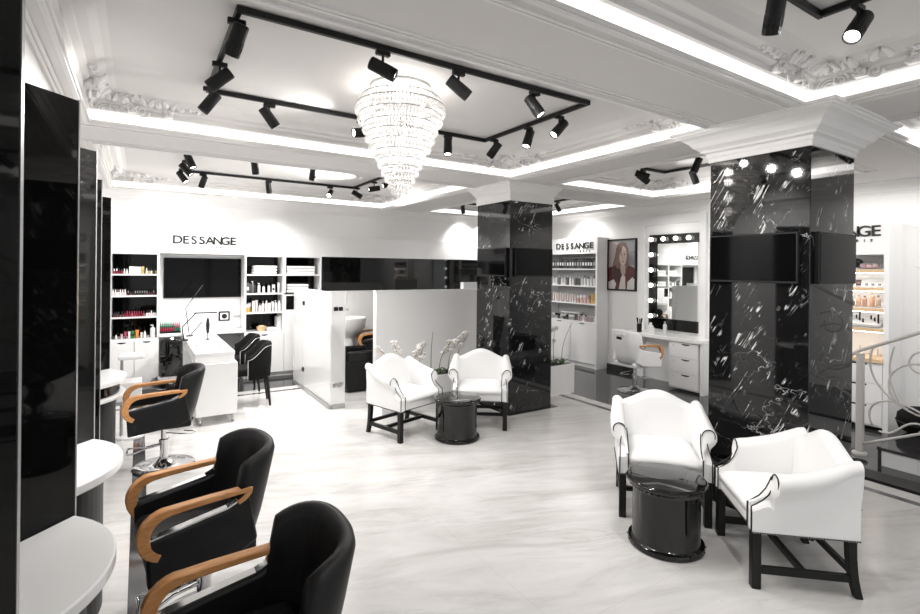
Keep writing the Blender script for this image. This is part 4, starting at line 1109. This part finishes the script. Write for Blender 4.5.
# framed portrait
t = thing('framed_portrait', 'black framed portrait of a long haired person in a dark red coat', 'picture', (XR, 5.97, 1.915))
w, h = .32, .465
for a in ((-.035, 0, -w, w, h - .025, h), (-.035, 0, -w, w, -h, -h + .025), (-.035, 0, -w, -w + .025, -h + .025, h - .025), (-.035, 0, w - .025, w, -h + .025, h - .025)):
    MB().box(*a).build('frame', 'bplast', t)
pr_ = MB().box(-.012, -.004, -w + .02, w - .02, -h + .02, h - .02).build('print', tint('384048', (.36, .37, .38)), t)
def flat(name, pts, lay, col, rough=.5):
    # pts in picture coordinates: u to the right of the viewer, v up, both -1..1; viewer's right is -Y
    P = [(-u * (w - .026), v * (h - .026)) for u, v in pts]; x = -.012 - .0006 * lay
    MB().rings([[(x, y, z) for y, z in P], [(x - .0005, y, z) for y, z in P]]).build(name, tint('p' + name, col, rough), pr_)
def ell(cx, cy, a, b, n=24, sk=0): return [(cx + a * math.cos(2 * PI * k / n) + sk * math.sin(2 * PI * k / n), cy + b * math.sin(2 * PI * k / n)) for k in range(n)]
flat('backdrop_left', [(-1, 1), (-.35, 1), (-.5, .0), (-1, -.2)], 1, (.45, .38, .38))
flat('backdrop_shelf', [(.5, .55), (1, .55), (1, .0), (.5, .0)], 1, (.22, .22, .24))
flat('hair', [(-.05, .93), (.30, .90), (.5, .62), (.52, .15), (.62, -.2), (.5, -.45), (-.15, -.42), (-.62, -.35), (-.72, -.05), (-.52, .35), (-.4, .72), (-.25, .88)], 2, (.17, .11, .09))
flat('coat', [(-1, -.12), (-.45, -.02), (.1, -.3), (.55, -.02), (1, -.15), (1, -1), (-1, -1)], 3, (.10, .016, .018))
flat('coat_shade', [(-.62, -.05), (-.1, -.2), (.05, -.5), (-.25, -.75), (-.6, -.5)], 4, (.04, .012, .012))
flat('scarf', [(-.2, -1), (-.05, -.55), (.12, -.32), (.28, -.5), (.3, -1)], 5, (.62, .57, .54))
flat('sleeve', [(-1, -.72), (-.6, -.6), (-.4, -.78), (-.5, -1), (-1, -1)], 5, (.62, .60, .58))
flat('sleeve_front', [(.45, -.7), (.8, -.5), (1, -.6), (1, -1), (.4, -1)], 5, (.64, .62, .60))
flat('neck', [(-.08, -.02), (.28, -.02), (.3, -.35), (.1, -.48), (-.05, -.3)], 6, (.44, .33, .28))
flat('face', ell(.10, .36, .28, .40), 7, (.56, .44, .39))
flat('hair_front', [(-.05, .80), (.12, .84), (.02, .62), (-.16, .42), (-.2, .1), (-.34, -.2), (-.44, .1), (-.34, .55)], 8, (.20, .13, .105))
for u in (-.03, .23):
    flat('eye', ell(u, .42, .055, .028, 14), 8, (.06, .04, .04)); flat('eyebrow', [(u - .09, .49), (u, .525), (u + .09, .49), (u, .505)], 8, (.16, .09, .07))
flat('nose', [(.09, .42), (.06, .24), (.11, .215), (.16, .24)], 8, (.54, .36, .30))
flat('mouth', ell(.10, .13, .085, .03, 14), 8, (.42, .12, .12))
# alcove
YA0, YA1 = 4.36, 5.585
t = thing('makeup_alcove', 'white box surround framing the lit makeup mirror', 'alcove', (XR - .003, YA0, 0)); L = YA1 - YA0
MB().box(-.06, 0, 0, .10, 0, 2.72).build('side_post', 'white', t); MB().box(-.06, 0, L - .13, L, 0, 2.72).build('side_post', 'white', t)
MB().box(-.06, 0, .10, L - .13, 2.58, 2.72).build('top_board', 'white', t); MB().box(-.02, 0, .10, L - .13, 0, 2.58).build('back_board', 'white', t)
t = thing('makeup_mirror', 'tall makeup mirror with black bulb frame in the white alcove', 'mirror', (XR - .025, 4.485, 0))
ML = 5.365 - 4.485
MB().box(-.012, 0, 0.02, ML - .14, 1.03, 2.26).build('mirror_glass', 'mirror', t)
fr = MB().box(-.03, 0, 0, ML, 2.26, 2.41).build('frame', 'bgloss', t); MB().box(-.03, 0, ML - .14, ML, .85, 2.26).build('frame', 'bgloss', t)
MB().box(-.03, 0, 0, ML - .14, .85, 1.03).build('frame', 'bgloss', t)
def vbulb(y, z):
    MB().cyl((-.03, y, z), (-.045, y, z), .025, n=14).build('bulb_socket', 'chrome', t, smooth=True)
    MB().ball((-.075, y, z), .036, 14, 10).build('light_bulb', 'bulb', t, smooth='all')
for k in range(4): vbulb(ML - .07 - k * .225, 2.335)
for k in range(1, 6): vbulb(ML - .07, 2.335 - k * .255)
t = thing('makeup_counter', 'white counter shelf below the lit makeup mirror', 'counter', (6.85, 4.16, 0))
MB().box(0, .383, 0, 1.40, .745, .80).build('counter_top', 'white', t, bevel=.004, seg=1)
MB().box(0.02, .383, 0, .05, 0, .745).build('side_panel', 'white', t)
t = thing('drawer_cabinet', 'white three drawer cabinet under the makeup counter', 'drawers', (6.87, 4.24, 0))
MB().box(.02, .355, 0, .48, .03, .74).build('body', 'white', t)
for k in range(3):
    z0 = .05 + k * .23
    d = MB().box(0, .02, .004, .476, z0, z0 + .222).build('drawer', 'white', t, bevel=.003, seg=1)
    pts = [(.20 + .07 * math.cos(PI * q / 10), z0 + .205 - .022 * math.sin(PI * q / 10)) for q in range(11)]
    MB().rings([[(-.0006, y, z) for y, z in pts], [(-.002, y, z) for y, z in pts]]).build('handle', 'ink', d)
    MB().cyl((0, .40, z0 + .17), (-.004, .40, z0 + .17), .008, n=10).build('lock', 'steel', d)
t = thing('brush_cup', 'black cup of makeup brushes on the makeup counter', 'cup', (6.96, 5.33, .80))
MB().lathe([(.04, 0), (.04, .13), (.036, .13), (.036, .01)], n=20).build('cup', 'bplast', t, smooth=True)
for k in range(5): MB().cyl((.01 * math.cos(k * 1.3), .01 * math.sin(k * 1.3), .02), (.045 * math.cos(k * 1.3), .045 * math.sin(k * 1.3), .22 + .01 * (k % 3)), .005, .008, n=6).build('brush', 'bplast', t)
bottle('bottle', 'white lotion bottle on the makeup counter right of the brushes', (6.98, 5.13, .80), (.82, .82, .82), WH, .17, .045)
bottle('jar', 'white jar in front of the lotion bottle on the makeup counter', (6.93, 5.06, .80), (.82, .82, .82), WH, .10, .035, None, 'jar')
bottle('bottle', 'clear bottle before the makeup mirror', (7.1, 4.95, .80), (.6, .6, .6), (.3, .3, .3), .20, .03)

# ------------------------------------------------------------------ cosmetics stand
XK = 7.1; Y0, Y1 = 2.11, 3.12
t = thing('cosmetics_stand', 'white cosmetics stand with sloping lit shelves right of the big column', 'display stand', (XK, Y0, 0))
D = XR2 - XK; L = Y1 - Y0
MB().box(0, D, 0, .05, .0, 2.39).build('side_panel', 'white', t); MB().box(0, D, L - .05, L, 0, 2.39).build('side_panel', 'white', t)
MB().box(D - .03, D, .05, L - .05, 0, 2.39).build('back_panel', 'white', t)
MB().box(0, D - .03, .05, L - .05, 2.02, 2.39).build('sign_board', 'white', t)
MB().box(.02, D - .03, .05, L - .05, .04, .78).build('lower_body', 'white', t)
MB().box(-.02, D - .03, .05, L - .05, .78, .82).build('counter', 'pine', t)
for k in range(3):
    for j in range(2):
        d = MB().box(0, .02, .055 + j * (L - .1) / 2, .045 + (j + 1) * (L - .1) / 2, .06 + k * .24, .29 + k * .24).build('drawer', 'white', t, bevel=.003, seg=1)
        MB().box(-.003, 0.001, .20 + j * .45, .34 + j * .45, .265 + k * .24, .285 + k * .24).build('handle', 'ink', d)
SHZ = [.97, 1.19, 1.42, 1.66, 1.87]
for z in SHZ[1:]:
    MB().hexa([(.02, .05, z - .05), (.02, L - .05, z - .05), (D - .03, L - .05, z + .07), (D - .03, .05, z + .07), (.02, .05, z - .035), (.02, L - .05, z - .035), (D - .03, L - .05, z + .085), (D - .03, .05, z + .085)]).build('sloping_shelf', 'white', t)
    MB().box(0, .02, .05, L - .05, z - .06, z - .02).build('shelf_edge', 'pine', t)
    MB().box(.03, .05, .06, L - .06, z - .066, z - .058).build('shelf_light', 'shelfled', t)
sign('black lettering on the cosmetics stand half hidden by the big column', (XK, 3.06, 2.235), (0, -1, 0), (-1, 0, 0), .88, .122)
sl = .12 / (D - .05)
def on_shelf(z, dx): return z - .034 + sl * (dx - .02) + .002
for k, (y, r) in enumerate(((2.26, .035), (2.32, .035), (2.38, .032), (2.56, .03), (2.62, .03), (2.68, .03))):
    bottle('jar', 'flat tinted powder compact on the top cosmetics shelf', (XK + .08, Y0 + (y - 2.11), on_shelf(1.87, .11)), [(.5, .36, .34), (.6, .42, .42), (.45, .3, .36)][k % 3], (.3, .25, .27), .05, r, 'powder compacts on the cosmetics stand', 'compact')
o = MB().ball((0, 0, .055), .055, 16, 10).build('makeup_sponge', 'bplast', smooth='all'); o.location = (XK + .09, 2.44, on_shelf(1.87, .12)); tag(o, 'round black tester case on the top cosmetics shelf', 'case')
for k, y in enumerate((2.30, 2.38, 2.46)):
    bottle('carton', 'small dark palette on the second cosmetics shelf', (XK + .08, y + .12, on_shelf(1.66, .11)), (.1, .07, .06), (.3, .2, .18), .07, .022, 'palettes on the second cosmetics shelf', 'palette', -PI / 2)
for k, y in enumerate((2.22, 2.28, 2.34)):
    bottle('jar', 'little grey tester on the second cosmetics shelf', (XK + .07, y, on_shelf(1.66, .10)), (.4, .4, .42), (.2, .2, .2), .03, .016, 'testers on the second cosmetics shelf', 'tester')
for k, (y, h, c) in enumerate(((2.23, .13, (.42, .33, .25)), (2.29, .17, (.55, .30, .19)), (2.36, .12, (.45, .27, .18)), (2.42, .13, (.50, .30, .20)), (2.48, .07, (.15, .1, .08)))):
    bottle('bottle', 'foundation bottle in skin tones on the third cosmetics shelf', (XK + .08, y, on_shelf(1.42, .11)), c, (.3, .2, .14), h, .024, 'foundation bottles on the cosmetics stand')
bottle('jar', 'flat beige powder box on the third cosmetics shelf', (XK + .08, 2.58, on_shelf(1.42, .11)), (.6, .48, .40), (.55, .42, .36), .06, .045, None, 'jar')
t = thing('tester_tray', 'grey tray of lipstick testers on the fourth cosmetics shelf', 'tray', (XK + .05, 2.20, on_shelf(1.19, .05) + .012))
MB().hexa([(0, 0, 0), (0, .7, 0), (.14, .7, .055), (.14, 0, .055), (0, 0, .03), (0, .7, .03), (.14, .7, .085), (.14, 0, .085)]).build('tray', 'grey', t, bevel=.004, seg=1)
for k in range(14):
    x = .03 + .045 * (k % 3); y = .03 + k * .048
    MB().cyl((x, y, .035 + .39 * x), (x, y, .035 + .39 * x + (.10 if k % 4 == 0 else .045)), .009, n=8).build('lipstick', 'bplast', t, smooth=True)
for k, (y, c) in enumerate(((2.52, (.35, .1, .1)), (2.58, (.2, .08, .08)), (2.64, (.45, .42, .42)), (2.40, (.6, .5, .45)), (2.30, (.6, .55, .5)), (2.23, (.5, .45, .4)))):
    bottle('tube', 'slim upright tube on the wooden cosmetics counter', (XK + .07, y, .821), c, (.7, .7, .7), .13, .014, 'tubes on the cosmetics counter')
o = MB().box(-.012, 0, -.03, .03, -.045, .045).build('light_switch', 'whitem', bevel=.003); o.location = (XR2, 2.02 - .05, 1.93); tag(o, 'white switch plate on the right wall beside the cosmetics stand', 'switch')

# ------------------------------------------------------------------ step, railing, pouf
t = thing('stair_step', 'black topped white step at the lower right behind the railing', 'step', (5.87, 1.81, 0))
MB().box(0, 1.62, -4.4, 0, 0, .145).build('riser', 'white', t)
MB().box(-.015, 1.62, -4.4, .012, .145, .172).build('tread', 'dark', t)
MB().box(.10, 1.62, -4.4, -.48, .172, .317).build('riser', 'white', t)
MB().box(.085, 1.62, -4.4, -.468, .317, .344).build('tread', 'dark', t)
MB().box(-.006, 0.03, -.02, .006, 0, .145).build('corner_strip', 'dark', t)
o = MB().box(5.39, 5.63, YF, 2.4, -.01, .012).build('border_kerb', 'bplast'); struct(o, 'low black marble kerb along the edge of the dark floor', 'kerb')
t = thing('stair_railing', 'wrought iron railing with scrolls painted pale grey at the right edge', 'railing', (5.95, 1.985, 0))
MB().rings([[(sx * q, sy * q, z) for sx, sy in ((-1, -1), (1, -1), (1, 1), (-1, 1))] for q, z in ((.028, .035), (.028, 1.02))]).build('post', 'rail', t, bevel=.003, seg=1)
MB().lathe([(.06, .03), (.065, .04), (.06, .055), (.04, .06)], n=20).build('post_foot', 'rail', t, smooth=True)
SL = .50
P = [(0, .13, .70), (0, .14, .82), (0, .115, .92), (0, .07, 1.0), (0, 0, 1.05)] + [(0, -.1 * k, 1.05 + SL * .1 * k) for k in range(1, 19)]
MB().tube(P, .017, 10).build('handrail', 'rail', t, smooth='all')
MB().tube([(0, -.0, .13)] + [(0, -.1 * k, .13 + SL * .1 * k) for k in range(1, 19)], .013, 8).build('lower_rail', 'rail', t, smooth='all')
def yz(c, r, a0, a1, n=28, shrink=0.0):
    return [(0, c[0] + r * (1 - shrink * q / n) * math.cos(a0 + (a1 - a0) * q / n), c[1] + r * (1 - shrink * q / n) * math.sin(a0 + (a1 - a0) * q / n)) for q in range(n + 1)]
def spiral(name, pts, r=.009): MB().tube(pts, r, 8).build(name, 'rail', t, smooth='all')
def bez(a, b, c, d, n=20):
    out = []
    for k in range(n + 1):
        u = k / n; out.append(tuple(a[i] * (1 - u) ** 3 + 3 * b[i] * u * (1 - u) ** 2 + 3 * c[i] * u * u * (1 - u) + d[i] * u ** 3 for i in range(2)))
    return [(0, y, z) for y, z in out]
for m in range(3):
    oy, oz = -.62 * m, .62 * SL * m - .10
    sh_ = lambda pts: [(x, y + oy, z + oz) for x, y, z in pts]
    spiral('scroll', sh_(bez((-.10, 1.19), (-.02, .95), (-.16, .72), (-.42, .62)) + bez((-.42, .62), (-.55, .60), (-.60, .72), (-.52, .78))))
    spiral('scroll', sh_(bez((-.26, 1.22), (-.20, 1.0), (-.22, .80), (-.34, .66))))
    spiral('scroll', sh_(bez((-.10, .44), (-.02, .62), (-.14, .72), (-.30, .70)) + bez((-.30, .70), (-.45, .66), (-.55, .60), (-.60, .50))))
    spiral('scroll', sh_(bez((-.15, .40), (-.28, .36), (-.30, .52), (-.42, .54)) + bez((-.42, .54), (-.52, .54), (-.52, .46), (-.44, .47))))
    spiral('scroll', sh_(yz((-.47, 1.08), .13, 2.4, -3.6, 40, .55)))
    spiral('scroll', sh_(yz((-.44, .86), .22, 2.2, -1.2, 30)))
t = thing('pouf', 'round black pouf seen through the railing scrolls', 'pouf', (6.78, 1.66, .172))
MB().lathe([(.20, 0), (.26, .03), (.28, .10), (.27, .18), (.22, .23), (.1, .25), (0, .25)], n=36).build('cushion', 'velvet', t, smooth='all')
mb = MB().tube([(.281 * math.cos(2 * PI * k / 36), .281 * math.sin(2 * PI * k / 36), .11) for k in range(36)], .006, 6, closed=True); mb.build('piping', 'bplast', t, smooth='all')

# ------------------------------------------------------------------ light and world
w = bpy.data.worlds.new('daylight'); S.world = w; w.use_nodes = True
nt = w.node_tree; bg = nt.nodes['Background']
bg.inputs[0].default_value = (.96, .98, 1, 1); bg.inputs[1].default_value = 1.3
S.view_settings.view_transform = 'Standard'; S.view_settings.look = 'None'
S.view_settings.exposure = 0.0; S.view_settings.gamma = 1; S.view_settings.use_curve_mapping = False
S.cycles.max_bounces = 10; S.cycles.diffuse_bounces = 5; S.cycles.glossy_bounces = 5; S.cycles.transparent_max_bounces = 12
S.cycles.caustics_reflective = False; S.cycles.caustics_refractive = False; S.cycles.sample_clamp_indirect = 6
S.cycles.use_denoising = True
